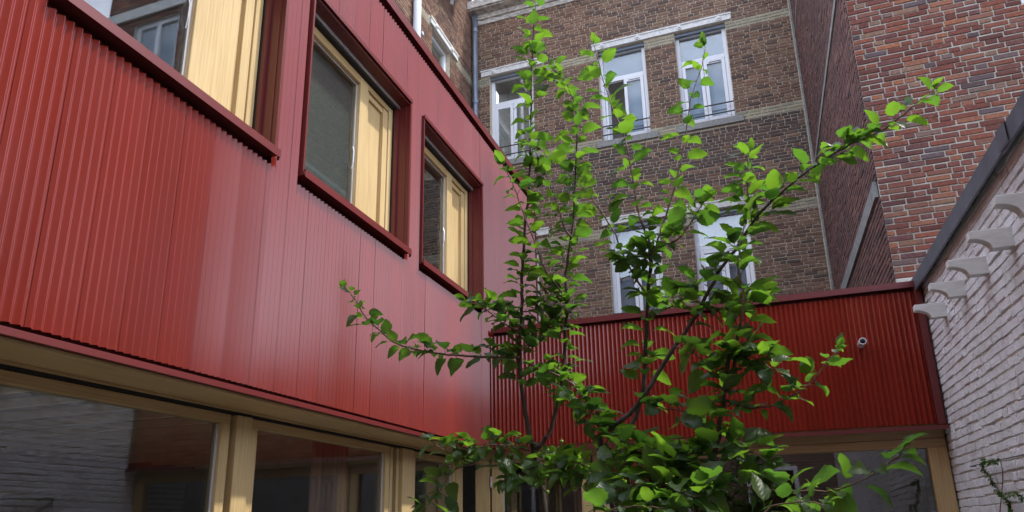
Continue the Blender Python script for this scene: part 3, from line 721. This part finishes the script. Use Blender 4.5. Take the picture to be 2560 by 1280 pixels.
# pipes
def pipe(name, mat, x, y, z0, z1, r_, collars):
    p = MB().tube([(x, y, z0), (x, y, z1)], r_, 16).build(name, mat, back, smooth=True)
    for z in collars: MB().tube([(x, y, z - .05), (x, y, z + .05)], r_ * 1.16, 16).build('collar', mat, p, smooth=False)
    return p
pipe('downpipe', 'zinc_pipe', XL + .11, BY - .085, 4.5, 12.86, .058, (12.45, 10.6, 8.6))
pipe('downpipe', 'white_pipe', XL + .10, 9.83, 6.0, 16, .075, (12.0,))
MB().tube([(XL + .0, 10.08, 10.50), (XL + .10, 10.08, 10.50)], .035, 10).build('pipe_stub', 'white_pipe', back)
# eaves cornice with gutter, attic over it
B('cornice', 'cornice_paint', back, (XL - .02, XR + .0, BY - .26, BY + .3, 12.985, 13.02), (XL - .03, XR, BY - .30, BY - .2605, 12.90, 13.10), (XL - .02, XR, BY - .26, BY + .0, 12.875, 12.984), bevel=.006)
B('frieze', 'cornice_paint', back, (XL + .02, XR - .05, BY - .03, BY + .004, 12.62, 12.74), (XL + .02, XR - .05, BY - .07, BY + .004, 12.742, 12.874), bevel=.004)
B('attic_wall', 'slate', back, (XL, XR, BY + .1, BY + .3, 13.021, 15.5))
for z in range(20): B('slate_course', 'slate', back, (XL + .02, -1.98, BY + .07 - .004 * (z % 2), BY + .0995, 13.05 + z * .1, 13.135 + z * .1))
at_ = B('attic_window', 'white_pvc', back, (-1.95, -1.72, BY + .0, BY + .099, 13.021, 15.0), (-1.0, -.85, BY + .0, BY + .099, 13.021, 15.0), (-1.7195, -1.0005, BY + .02, BY + .08, 13.03, 13.12))
B('pane', 'glass', at_, (-1.7195, -1.0005, BY + .05, BY + .06, 13.121, 15.0))
MB().tube([(XL + .30, BY - .02, 13.03), (XL + .30, BY + .02, 16)], .06, 14).build('downpipe', 'white_pipe', back, smooth=True)

# ================================================================== red brick neighbour on the right
RY = 7.8
rb = thing('red_brick_building', 'weathered red brick house with thick pale mortar rising behind the white wall', 'building', (5.5, 8.5, 0))
rwin = [(5.72, 6.72, 6.86, 8.35), (5.72, 6.72, 9.0, 10.25)]
mb = MB(); wall_boxes(mb, 1, RY + .006, RY + .3, WX + .0, 7.4, 0, 11.8, rwin)
rwall = mb.build('front_wall', 'mortar_pale', rb)
mb = MB(); mb.box(4.071, 4.074, RY + .302, BY - .002, 0, 11.8); mb.box(4.0745, 4.3, RY + .302, BY - .002, 0, 11.8)
swall = mb.build('side_wall', 'mortar_plum', rb)
band = [(RY, BY, 4.90, 5.11), (RY, BY, 7.72, 7.82), (RY, BY, 10.5, 10.58)]
place_bricks([dict(parent=rwall, M=frame((0, RY + .008, 0), (1, 0, 0), (0, -1, 0)), bricks=lay(WX - .008, 7.4, 3.97, 11.7, rwin, course=.0667, joint=.0145, L=.235, H=.114, jit=.0022), mat='brick_red', depth=.013),
              dict(parent=swall, M=frame((4.073, 0, 0), (0, 1, 0), (-1, 0, 0)), bricks=lay(RY + .012, BY - .03, 3.9, 11.7, band, course=.0667, joint=.012, jit=.002), mat='brick_plum', depth=.014)], 300, brick_templates(10))
Bs('concrete_band', 'concrete', rb, (4.032, 4.0705, RY + .05, BY - .02, 4.92, 5.10), (4.045, 4.0705, RY + .05, BY - .02, 7.725, 7.815), (4.05, 4.0705, RY + .5, BY - .02, 10.505, 10.575))
B('corner_joint', 'concrete', rb, (4.03, 4.058, BY - .03, BY - .0, 4.2, 12.8))
B('footing_stone', 'mortar_pale', rb, (WX, 4.45, RY - .012, RY + .005, 3.80, 3.965), bevel=.006)
B('lead_flashing', 'lead', rb, (WX - .02, 4.4, RY - .05, RY - .0125, 3.62, 3.80), (WX - .03, 4.42, RY - .07, RY - .0505, 3.76, 3.82), bevel=.008)
for (x0, x1, z0, z1) in rwin:
    wd = B('window', 'white_pvc', rb, (x0, x0 + .08, RY + .06, RY + .13, z0, z1), (x1 - .08, x1, RY + .06, RY + .13, z0, z1), (x0 + .0805, x1 - .0805, RY + .06, RY + .13, z0, z0 + .08), (x0 + .0805, x1 - .0805, RY + .06, RY + .13, z1 - .08, z1), ((x0 + x1) / 2 - .04, (x0 + x1) / 2 + .04, RY + .058, RY + .128, z0 + .0805, z1 - .0805))
    B('pane', 'glass', wd, (x0 + .07, x1 - .07, RY + .09, RY + .10, z0 + .07, z1 - .07))
    B('curtain', 'curtain', wd, (x0 + .02, x1 - .02, RY + .2, RY + .21, z0, z1))
B('string_course', 'white_paint', rb, (WX + .3, 7.4, RY - .06, RY - .02, 10.35, 10.55))
B('back_wall', 'mortar_plum', rb, (4.31, 7.4, BY - .3, BY - .1, 0, 11.8), (7.1, 7.4, RY + .31, BY - .31, 0, 11.8))
B('roof', 'tile_roof', rb, (4.0, 7.5, RY - .1, BY - .05, 11.805, 11.92))

# ================================================================== houses that close the court behind the camera (seen only as reflections)
fh = thing('front_house', 'brown brick house closing the courtyard opposite the red link', 'building', (3, -5, 0))
B('wall', 'far_brick', fh, (-4, 6.6, -6, -3.6, 0, 11.8))
for x in (-2.5, -.2, 2.2, 4.6):
    for z in (1.0, 4.4, 7.6):
        f_ = B('window', 'white_pvc', fh, (x, x + 1.1, -3.598, -3.55, z, z + .09), (x, x + 1.1, -3.598, -3.55, z + 1.71, z + 1.8), (x, x + .09, -3.598, -3.55, z + .0905, z + 1.7095), (x + 1.01, x + 1.1, -3.598, -3.55, z + .0905, z + 1.7095))
        B('pane', 'glass', f_, (x + .0905, x + 1.0095, -3.598, -3.57, z + .0905, z + 1.7095))
B('roof', 'tile_roof', fh, (-4.1, 6.7, -6.1, -3.4, 11.805, 11.95))

# ================================================================== apple tree
def catmull(P, k=5):
    out = []; n = len(P)
    for i in range(n - 1):
        p0, p1, p2, p3 = P[max(i - 1, 0)], P[i], P[i + 1], P[min(i + 2, n - 1)]
        for j in range(k):
            t = j / k
            out.append(tuple(.5 * ((2 * p1[d]) + (-p0[d] + p2[d]) * t + (2 * p0[d] - 5 * p1[d] + 4 * p2[d] - p3[d]) * t * t + (-p0[d] + 3 * p1[d] - 3 * p2[d] + p3[d]) * t ** 3) for d in range(3)))
    out.append(tuple(P[-1])); return [Vector(p) for p in out]
tree = thing('apple_tree', 'young multi stemmed apple tree with bright green leaves and small green apples', 'tree', (2.05, 2.75, .06))
def px(lst, ya, yb):
    n = len(lst); return [at_y(u, v, ya + (yb - ya) * i / (n - 1)) for i, (u, v) in enumerate(lst)]
# (pixel trail, depth at start, depth at end, radius at start, radius at end, leaf spacing in m (0 none), leaf scale, start of leaves 0..1, clustering)
BR = [
 ([(1362, 1290), (1350, 1197), (1340, 1150), (1335, 1130)], 2.92, 2.90, .020, .018, 0, 1, 0, 0),
 ([(1335, 1130), (1318, 1060), (1310, 1010), (1304, 967), (1298, 866), (1302, 819), (1305, 759), (1305, 715), (1307, 647), (1314, 546), (1319, 499), (1323, 439), (1326, 398), (1327, 361), (1327, 295), (1329, 230), (1330, 164), (1332, 115), (1334, 75), (1339, 10)], 2.90, 2.98, .015, .003, .026, .92, .12, .1),
 ([(1300, 893), (1223, 893), (1150, 888), (1086, 883), (995, 860), (945, 822), (916, 795), (880, 738), (862, 728)], 2.9, 2.75, .009, .0025, .032, .95, .0, .1),
 ([(1335, 1130), (1357, 1105), (1378, 1071), (1395, 1000), (1405, 952), (1409, 908), (1414, 819), (1418, 759), (1414, 700), (1418, 662), (1427, 602), (1433, 546), (1437, 469), (1440, 400), (1442, 328), (1440, 272), (1426, 230), (1403, 190), (1380, 171)], 2.90, 3.05, .014, .003, .026, .95, .12, .15),
 ([(1413, 760), (1408, 736), (1366, 680), (1345, 626), (1328, 582), (1304, 522), (1286, 469), (1259, 415)], 2.95, 2.75, .007, .0022, .036, .95, .1, 0),
 ([(1429, 594), (1408, 564), (1390, 499), (1357, 413), (1337, 380), (1310, 340)], 2.98, 2.85, .006, .002, .036, .9, .1, 0),
 ([(1625, 748), (1616, 736), (1586, 692), (1562, 647), (1530, 570), (1497, 520), (1437, 448), (1386, 410), (1345, 365)], 2.72, 2.80, .007, .002, .042, .9, .05, 0),
 ([(1557, 1090), (1590, 1040), (1610, 952), (1613, 878), (1619, 789), (1622, 700), (1628, 662), (1627, 635)], 2.75, 2.72, .013, .009, .036, .95, .3, .25),
 ([(1627, 640), (1622, 600), (1604, 558), (1592, 514), (1583, 454), (1572, 390), (1557, 328), (1537, 285), (1508, 203), (1495, 148), (1485, 112)], 2.72, 2.80, .0075, .002, .036, .95, .03, 0),
 ([(1628, 645), (1645, 600), (1657, 558), (1678, 499), (1693, 439), (1705, 390), (1714, 335), (1724, 263), (1737, 213), (1754, 164), (1764, 120)], 2.72, 2.78, .0065, .002, .038, .92, .03, 0),
 ([(1640, 620), (1680, 605), (1705, 588), (1743, 531), (1765, 490)], 2.72, 2.6, .005, .002, .026, .95, .1, .1),
 ([(1500, 1090), (1571, 1035), (1616, 985), (1639, 940), (1687, 866), (1723, 816), (1752, 765), (1782, 709), (1800, 675), (1838, 625), (1888, 547), (1925, 506), (1963, 472), (2019, 428), (2053, 405), (2131, 359), (2192, 334), (2249, 295), (2299, 252), (2330, 232)], 2.62, 2.62, .014, .0025, .030, 1.0, .30, .12),
 ([(1880, 560), (1872, 520), (1870, 481), (1870, 437), (1868, 385)], 2.62, 2.6, .004, .002, .016, .8, .15, .2),
 ([(1819, 980), (1838, 900), (1850, 820), (1859, 744), (1847, 681), (1850, 619), (1862, 560)], 2.42, 2.5, .009, .003, .032, 1.0, .1, .1),
 ([(1619, 795), (1690, 759), (1722, 733), (1760, 690)], 2.72, 2.62, .005, .002, .028, .95, .1, .1),
 ([(1760, 1290), (1767, 1222), (1782, 1147), (1795, 1100), (1800, 1057), (1813, 968), (1822, 900), (1842, 850)], 2.40, 2.42, .014, .008, .030, 1.0, .15, .3),
 ([(1815, 1000), (1870, 1020), (1925, 1014), (1984, 988), (2030, 952), (2072, 899), (2102, 876)], 2.42, 2.35, .006, .0016, .034, .85, .0, .1),
 ([(1775, 1190), (1840, 1215), (1900, 1223), (1961, 1227), (2032, 1227), (2075, 1228), (2123, 1214), (2182, 1184), (2229, 1151), (2245, 1141)], 2.36, 2.2, .0055, .002, .044, 1.2, .08, 0),
 ([(1325, 1126), (1281, 1116), (1235, 1113), (1194, 1119), (1150, 1122)], 2.88, 2.7, .006, .002, .026, .95, .05, .2),
 ([(1335, 1165), (1281, 1158), (1235, 1164), (1194, 1162), (1147, 1144), (1127, 1134), (1096, 1116), (1080, 1103)], 2.88, 2.65, .006, .002, .034, .95, .05, .15),
 ([(1185, 1160), (1140, 1172), (1122, 1191), (1106, 1219), (1080, 1247), (1062, 1268), (1040, 1290)], 2.75, 2.6, .004, .0018, .030, .95, .2, .1),
 ([(1320, 905), (1337, 917), (1390, 937), (1432, 961), (1452, 988), (1473, 1012), (1490, 1040)], 2.9, 2.7, .009, .004, .030, .95, .1, .1),
 ([(1473, 1012), (1470, 1035), (1497, 1068), (1515, 1085), (1530, 1110)], 2.72, 2.6, .004, .002, .020, .95, .05, .1),
 ([(1610, 990), (1625, 1007), (1662, 1022), (1700, 1025), (1750, 1037), (1790, 1060)], 2.7, 2.5, .005, .002, .028, .95, .05, .1),
 ([(1600, 1290), (1595, 1277), (1567, 1230), (1552, 1195), (1535, 1160), (1560, 1120)], 2.45, 2.45, .006, .002, .018, 1.3, .05, .25),
 ([(1600, 1290), (1640, 1250), (1690, 1225), (1730, 1240), (1780, 1235)], 2.3, 2.25, .005, .002, .018, 1.25, .05, .25),
 ([(1360, 1180), (1400, 1160), (1440, 1155), (1490, 1178), (1540, 1185)], 2.85, 2.6, .005, .002, .026, .95, .1, .15),
 ([(1362, 1230), (1345, 1200), (1330, 1190), (1300, 1195), (1270, 1205)], 2.9, 2.75, .004, .002, .026, .95, .1, .2),
 ([(1302, 830), (1270, 815), (1235, 790), (1205, 765), (1165, 755)], 2.9, 2.8, .005, .002, .022, .95, .05, .2),
 ([(1300, 880), (1330, 850), (1370, 830), (1395, 800)], 2.9, 3.0, .004, .002, .020, .9, .05, .2),
 ([(1500, 1290), (1540, 1272), (1600, 1266), (1660, 1270)], 2.2, 2.15, .004, .002, .028, 1.0, .05, .1),
 ([(1900, 1290), (1940, 1262), (2010, 1255), (2060, 1262)], 2.15, 2.1, .004, .002, .030, 1.0, .05, .1),
 ([(1336, 1140), (1375, 1165), (1420, 1185), (1455, 1215)], 2.88, 2.7, .004, .002, .022, 1.0, .05, .2),
 ([(1560, 1120), (1600, 1135), (1650, 1130), (1700, 1150), (1745, 1145)], 2.6, 2.4, .004, .002, .022, 1.1, .05, .2),
 ([(1620, 1290), (1640, 1235), (1665, 1190), (1700, 1165)], 2.35, 2.35, .005, .002, .018, 1.2, .05, .2),
 ([(1790, 1130), (1830, 1120), (1880, 1130), (1920, 1155)], 2.4, 2.3, .004, .002, .020, 1.1, .05, .2),
 ([(1305, 780), (1340, 770), (1370, 745), (1385, 720)], 2.9, 2.95, .004, .002, .022, .9, .05, .2),
 ([(1640, 620), (1612, 640), (1580, 640), (1555, 655)], 2.72, 2.7, .004, .002, .020, .85, .05, .2),
 ([(1752, 765), (1790, 770), (1830, 765), (1880, 740), (1920, 735)], 2.62, 2.5, .004, .002, .028, 1.0, .05, .1),
 ([(1687, 866), (1730, 880), (1760, 905), (1790, 935)], 2.62, 2.5, .004, .002, .026, 1.0, .05, .1),
 ([(1820, 900), (1860, 890), (1900, 900), (1935, 930)], 2.42, 2.35, .004, .002, .020, 1.0, .05, .15),
]
LEAFV = []
def leaf_mesh(k):
    """one leaf, unit length from the blade base; petiole behind it, blade arching down"""
    droop = [.35, .62, .2, .8, .5, .3, .95, .45, .7, .15][k % 10]; fold = [.25, .4, .15, .3, .55, .2, .35, .1, .45, .3][k % 10]
    tw = rng.normal(0, .25); NL = 10; V = []; UV = []; Fc = []
    wid = rng.uniform(.24, .36)
    for i in range(NL + 1):
        t = i / NL
        wv = wid * (math.sin(math.pi * min(1, t ** .72)) ** .75) if 0 < t < 1 else 0
        wv *= 1 + .07 * (1 if i % 2 else -1) * (0 < i < NL)
        ang = droop * 1.5 * t
        y = (math.sin(ang) / (droop * 1.5)) ; z = -(1 - math.cos(ang)) / (droop * 1.5)
        roll = tw * t
        for j, sx in enumerate((-1, -.5, 0, .5, 1)):
            x = sx * wv; lift = abs(sx) * wv * fold + .035 * math.sin(t * 9 + sx * 2 + k) * abs(sx)
            xr = x * math.cos(roll) - lift * math.sin(roll); zr = x * math.sin(roll) + lift * math.cos(roll)
            V.append((xr, y, z + zr)); UV.append((sx * .5 * (wv / wid + .1), t))
    for i in range(NL):
        for j in range(4):
            a = i * 5 + j; Fc.append((a, a + 1, a + 6, a + 5))
    b0 = len(V)                                              # petiole: a thin three sided rod
    for (y, z, r_) in ((-.30, -.07, .014), (-.14, .0, .011), (.02, .0, .009)):
        for q in range(3):
            a = 2 * math.pi * q / 3; V.append((r_ * math.cos(a), y, z + r_ * math.sin(a))); UV.append((0, 0))
    for i in range(2):
        for q in range(3): Fc.append((b0 + i * 3 + q, b0 + i * 3 + (q + 1) % 3, b0 + i * 3 + 3 + (q + 1) % 3, b0 + i * 3 + 3 + q))
    return np.array(V), Fc, UV
LT = [leaf_mesh(k) for k in range(12)]
leaves = []                                                  # (branch index, template, matrix 4x4)
apples_at = []
bobs = []
def add_leaf(bi, p, out, scale):
    """out: horizontal-ish direction the petiole leaves the twig"""
    f = (out.normalized() + Vector((0, 0, random.uniform(-.05, .55)))).normalized()
    up = Vector((random.gauss(0, .42), random.gauss(0, .42), 1)).normalized()
    x = f.cross(up).normalized(); up = x.cross(f).normalized()
    s = .081 * scale * random.choice((.62, .8, .95, 1.05, 1.2, 1.3)) * random.uniform(.92, 1.08)
    k = random.randrange(len(LT))
    M = Matrix(((x.x, f.x, up.x, 0), (x.y, f.y, up.y, 0), (x.z, f.z, up.z, 0), (0, 0, 0, 1)))
    M = Matrix.Translation(p + f * (.30 * s)) @ M @ Matrix.Diagonal((s * random.uniform(.9, 1.12), s, s, 1))
    leaves.append((bi, k, M))
for bi, (trail, ya, yb, ra, rbd, sp, ls, st, clus) in enumerate(BR):
    P = px(trail, ya, yb); Q = catmull(P, 4); n = len(Q)
    if bi == 0: Q = catmull([Vector((2.05, 2.78, 0.05)), Vector((1.95, 2.82, .7)), Vector((1.80, 2.89, 1.25))], 5) + Q
    elif bi == 15: Q = catmull([Vector((2.08, 2.73, 0.05)), Vector((2.22, 2.6, .7)), Vector((2.35, 2.46, 1.25))], 5) + Q
    elif bi == 7: Q = catmull([Vector((2.06, 2.75, 0.05)), Vector((2.10, 2.74, .9)), Vector((2.12, 2.75, 1.6))], 5) + Q
    elif bi == 11: Q = [Vector((2.10, 2.70, 1.40)), Vector((2.04, 2.64, 1.8))] + Q
    elif bi in (24, 25, 30, 31): Q = [Vector((2.20, 2.55, 1.0)), (Q[0] + Vector((2.2, 2.5, 1.3))) / 2] + Q
    n2 = len(Q); ra *= .74; rbd *= .85
    rad = [ra + (rbd - ra) * (i / (n2 - 1)) ** .85 for i in range(n2)]
    if bi in (0, 7, 15): rad = [r_ * (1.9 - .9 * min(1, i / 10)) for i, r_ in enumerate(rad)]
    Q = [q + Vector((random.gauss(0, .0012), random.gauss(0, .003), random.gauss(0, .0012))) if 0 < i < n2 - 1 else q for i, q in enumerate(Q)]
    o = MB().tube(Q, rad, 7).build('trunk' if bi in (0, 7, 15) else 'branch', 'bark' if ra > .0085 else 'twig_bark', tree, smooth=True)
    bobs.append(o)
    if not sp: continue
    # walk along the drawn part
    seg = [(Q[i + 1] - Q[i]).length for i in range(n2 - 1)]; tot = sum(seg)
    off = sum(seg[:n2 - n]); s = off + (tot - off) * st; az = random.uniform(0, 6.28)
    while s < tot:
        a = 0; i = 0
        while i < n2 - 2 and a + seg[i] < s: a += seg[i]; i += 1
        p = Q[i].lerp(Q[i + 1], min(1, max(0, (s - a) / seg[i]))); t = (Q[i + 1] - Q[i]).normalized()
        az += 2.4 + random.gauss(0, .35)
        o1 = t.orthogonal().normalized(); o2 = t.cross(o1)
        out = o1 * math.cos(az) + o2 * math.sin(az) + t * .35
        out.z *= .5
        if out.length < .1: out = Vector((1, 0, 0))
        add_leaf(bi, p, out, ls * (1 - .25 * max(0, (s / tot - .85)) / .15))
        if random.random() < clus * .55:                           # a short spur with a rosette of leaves
            d = (out + Vector((0, 0, .4))).normalized() * random.uniform(.02, .05)
            for q in range(random.randint(3, 5)):
                a2 = random.uniform(0, 6.28); add_leaf(bi, p + d, Vector((math.cos(a2), math.sin(a2), random.uniform(-.2, .5))), ls * random.uniform(.6, 1))
        s += sp * (.50 if p.z < 2.75 else .66) * random.uniform(.6, 1.4)
    # growing tip
    t = (Q[-1] - Q[-2]).normalized()
    for q in range(3):
        a2 = random.uniform(0, 6.28); add_leaf(bi, Q[-1], t * 1.0 + Vector((math.cos(a2), math.sin(a2), .3)) * .7, ls * random.uniform(.4, .8))
area = []
for i, (bi, k, M) in enumerate(leaves):
    c = M @ Vector((0, .5, -.1)); x, y, z = project(np.array(c)); s = M.to_scale().y
    area.append((s / max(z, .1) if (0 < x < 2560 and 0 < y < 1280) else 0, i))
area.sort(reverse=True); pick = set(i for a, i in area[:300])
lmesh = []
for v, f, uv in LT:
    me = bpy.data.meshes.new('leaf'); me.from_pydata(v.tolist(), [], f); me.materials.append(MATS['leaf'])
    ul = me.uv_layers.new(name='UVMap')
    for l in me.loops: ul.data[l.index].uv = uv[l.vertex_index]
    at = me.attributes.new('rnd', 'FLOAT', 'POINT'); at.data.foreach_set('value', [0.0] * len(v))
    me.polygons.foreach_set('use_smooth', [True] * len(me.polygons)); me.update(); lmesh.append(me)
V = []; Fs = []; UVs = []; rn = []; kk = 0
for i, (bi, k, M) in enumerate(leaves):
    if i in pick:
        o = bpy.data.objects.new('leaf', lmesh[k]); C.objects.link(o); o.parent = bobs[bi]; o.matrix_basis = M
    else:
        v, f, uv = LT[k]; Mn = np.array(M); V.append((np.c_[v, np.ones(len(v))] @ Mn.T)[:, :3]); Fs += [tuple(q + kk for q in ff) for ff in f]; UVs += uv; kk += len(v); rn += [random.random()] * len(v)
if V:
    me = bpy.data.meshes.new('foliage'); me.from_pydata(np.concatenate(V).tolist(), [], Fs); me.materials.append(MATS['leaf'])
    ul = me.uv_layers.new(name='UVMap')
    for l in me.loops: ul.data[l.index].uv = UVs[l.vertex_index]
    at = me.attributes.new('rnd', 'FLOAT', 'POINT'); at.data.foreach_set('value', rn); me.polygons.foreach_set('use_smooth', [True] * len(me.polygons)); me.update()
    o = bpy.data.objects.new('foliage', me); C.objects.link(o); attach(o, tree); o['kind'] = 'stuff'
# apples: slightly flattened globes with a dimple, on stalks
am = MB(); NS, NR = 14, 9
for j in range(NR + 1):
    th = math.pi * j / NR; r_ = math.sin(th) * (1 + .06 * math.cos(th)); z = math.cos(th) * .9 - (.22 if j == 0 else .0) + (.12 if j == NR else 0)
    for i in range(NS): am.v.append((r_ * math.cos(2 * math.pi * i / NS), r_ * math.sin(2 * math.pi * i / NS), z))
for j in range(NR):
    for i in range(NS): am.f.append((j * NS + i, j * NS + (i + 1) % NS, (j + 1) * NS + (i + 1) % NS, (j + 1) * NS + i))
am.tube([(0, 0, .6), (.1, .05, 1.3), (.15, .1, 1.9)], [.07, .055, .06], 5)
ame = None
for (u, v, Y) in [(1404, 1104, 2.85), (1398, 1122, 2.85), (1180, 1121, 2.75), (1118, 1177, 2.7), (1130, 1179, 2.72), (1253, 1173, 2.85), (1285, 1187, 2.85), (1368, 1230, 2.85), (1455, 1186, 2.7), (1437, 1222, 2.7), (1625, 1228, 2.3), (1632, 1243, 2.3), (1716, 1200, 2.35), (1688, 1242, 2.3), (1371, 968, 2.9), (1369, 1127, 2.88)]:
    if ame is None:
        o = am.build('apple', 'apple_skin', tree, smooth=True); ame = o.data
    else:
        o = bpy.data.objects.new('apple', ame); C.objects.link(o); attach(o, tree)
    p = at_y(u, v, Y); s = random.uniform(.0085, .0115)
    o.matrix_basis = Matrix.Translation(p) @ Matrix.Rotation(random.uniform(0, 6), 4, 'Z') @ Matrix.Diagonal((s, s, s, 1))

# ================================================================== wire and climber on the white wall
XW = WX - .045
def at_x(u, v, X):
    d = ray(u, v); return Vector(CAM + d * ((X - CAM[0]) / d[0]))
a, b = at_x(2425, 1166, XW), at_x(2562, 1136, XW)
wr = thing('trellis_wire', 'thin steel wire stretched along the white painted wall', 'wire', (XW, a.y, 0))
MB().tube([a + (a - b).normalized() * .0, b, b + (b - a) * 2.2], .003, 6).build('strand', 'wire', wr)
MB().tube([a + Vector((.04, 0, 0)), a], .004, 6).build('eye_bolt', 'wire', wr)
vn = thing('climbing_vine', 'small green climber with twining stems hanging on the wall wire', 'climbing plant', (XW, a.y - .3, .06))
VS = [([(2501, 1150), (2506, 1175), (2507, 1200), (2504, 1235), (2499, 1290)], .003), ([(2500, 1150), (2478, 1152), (2460, 1155), (2458, 1170), (2470, 1185), (2482, 1205), (2498, 1228), (2515, 1245), (2525, 1262), (2530, 1290)], .003), ([(2520, 1240), (2545, 1238), (2562, 1246)], .002)]
VL = []
for trail, r_ in VS:
    Q = catmull([at_x(u, v, XW - .01 - .01 * (i % 2)) for i, (u, v) in enumerate(trail)], 6)
    if trail[-1][1] > 1280: Q.append(Vector((Q[-1].x, Q[-1].y, .08)))
    so = MB().tube(Q, r_, 5).build('stem', 'twig_bark', vn, smooth=True)
    if trail[0] == (2501, 1150): continue
    for i, q in enumerate(Q[:-1]):
        for rep in range(4):
            az = random.uniform(0, 6.28); f = Vector((-abs(math.cos(az)) * .8, math.sin(az), random.uniform(-.5, .4))).normalized()
            up = Vector((random.gauss(-.3, .3), random.gauss(0, .3), 1)).normalized(); x = f.cross(up).normalized(); up = x.cross(f)
            s = random.uniform(.020, .034)
            M = Matrix.Translation(q + Vector((0, random.gauss(0, .008), random.gauss(0, .01)))) @ Matrix(((x.x, f.x, up.x, 0), (x.y, f.y, up.y, 0), (x.z, f.z, up.z, 0), (0, 0, 0, 1))) @ Matrix.Diagonal((s * .9, s, s, 1))
            VL.append((so, M))
vmesh = []
for me in lmesh[:4]:
    mc = me.copy(); mc.materials.clear(); mc.materials.append(MATS['vine_leaf']); mc.name = 'vine_leaf'; vmesh.append(mc)
for so, M in VL:
    o = bpy.data.objects.new('leaf', random.choice(vmesh)); C.objects.link(o); o.parent = so; o.matrix_basis = M

SC.render.engine = 'CYCLES'
SC.cycles.max_bounces = 8; SC.cycles.transparent_max_bounces = 12; SC.cycles.glossy_bounces = 5
SC.render.resolution_x = 1024; SC.render.resolution_y = 512
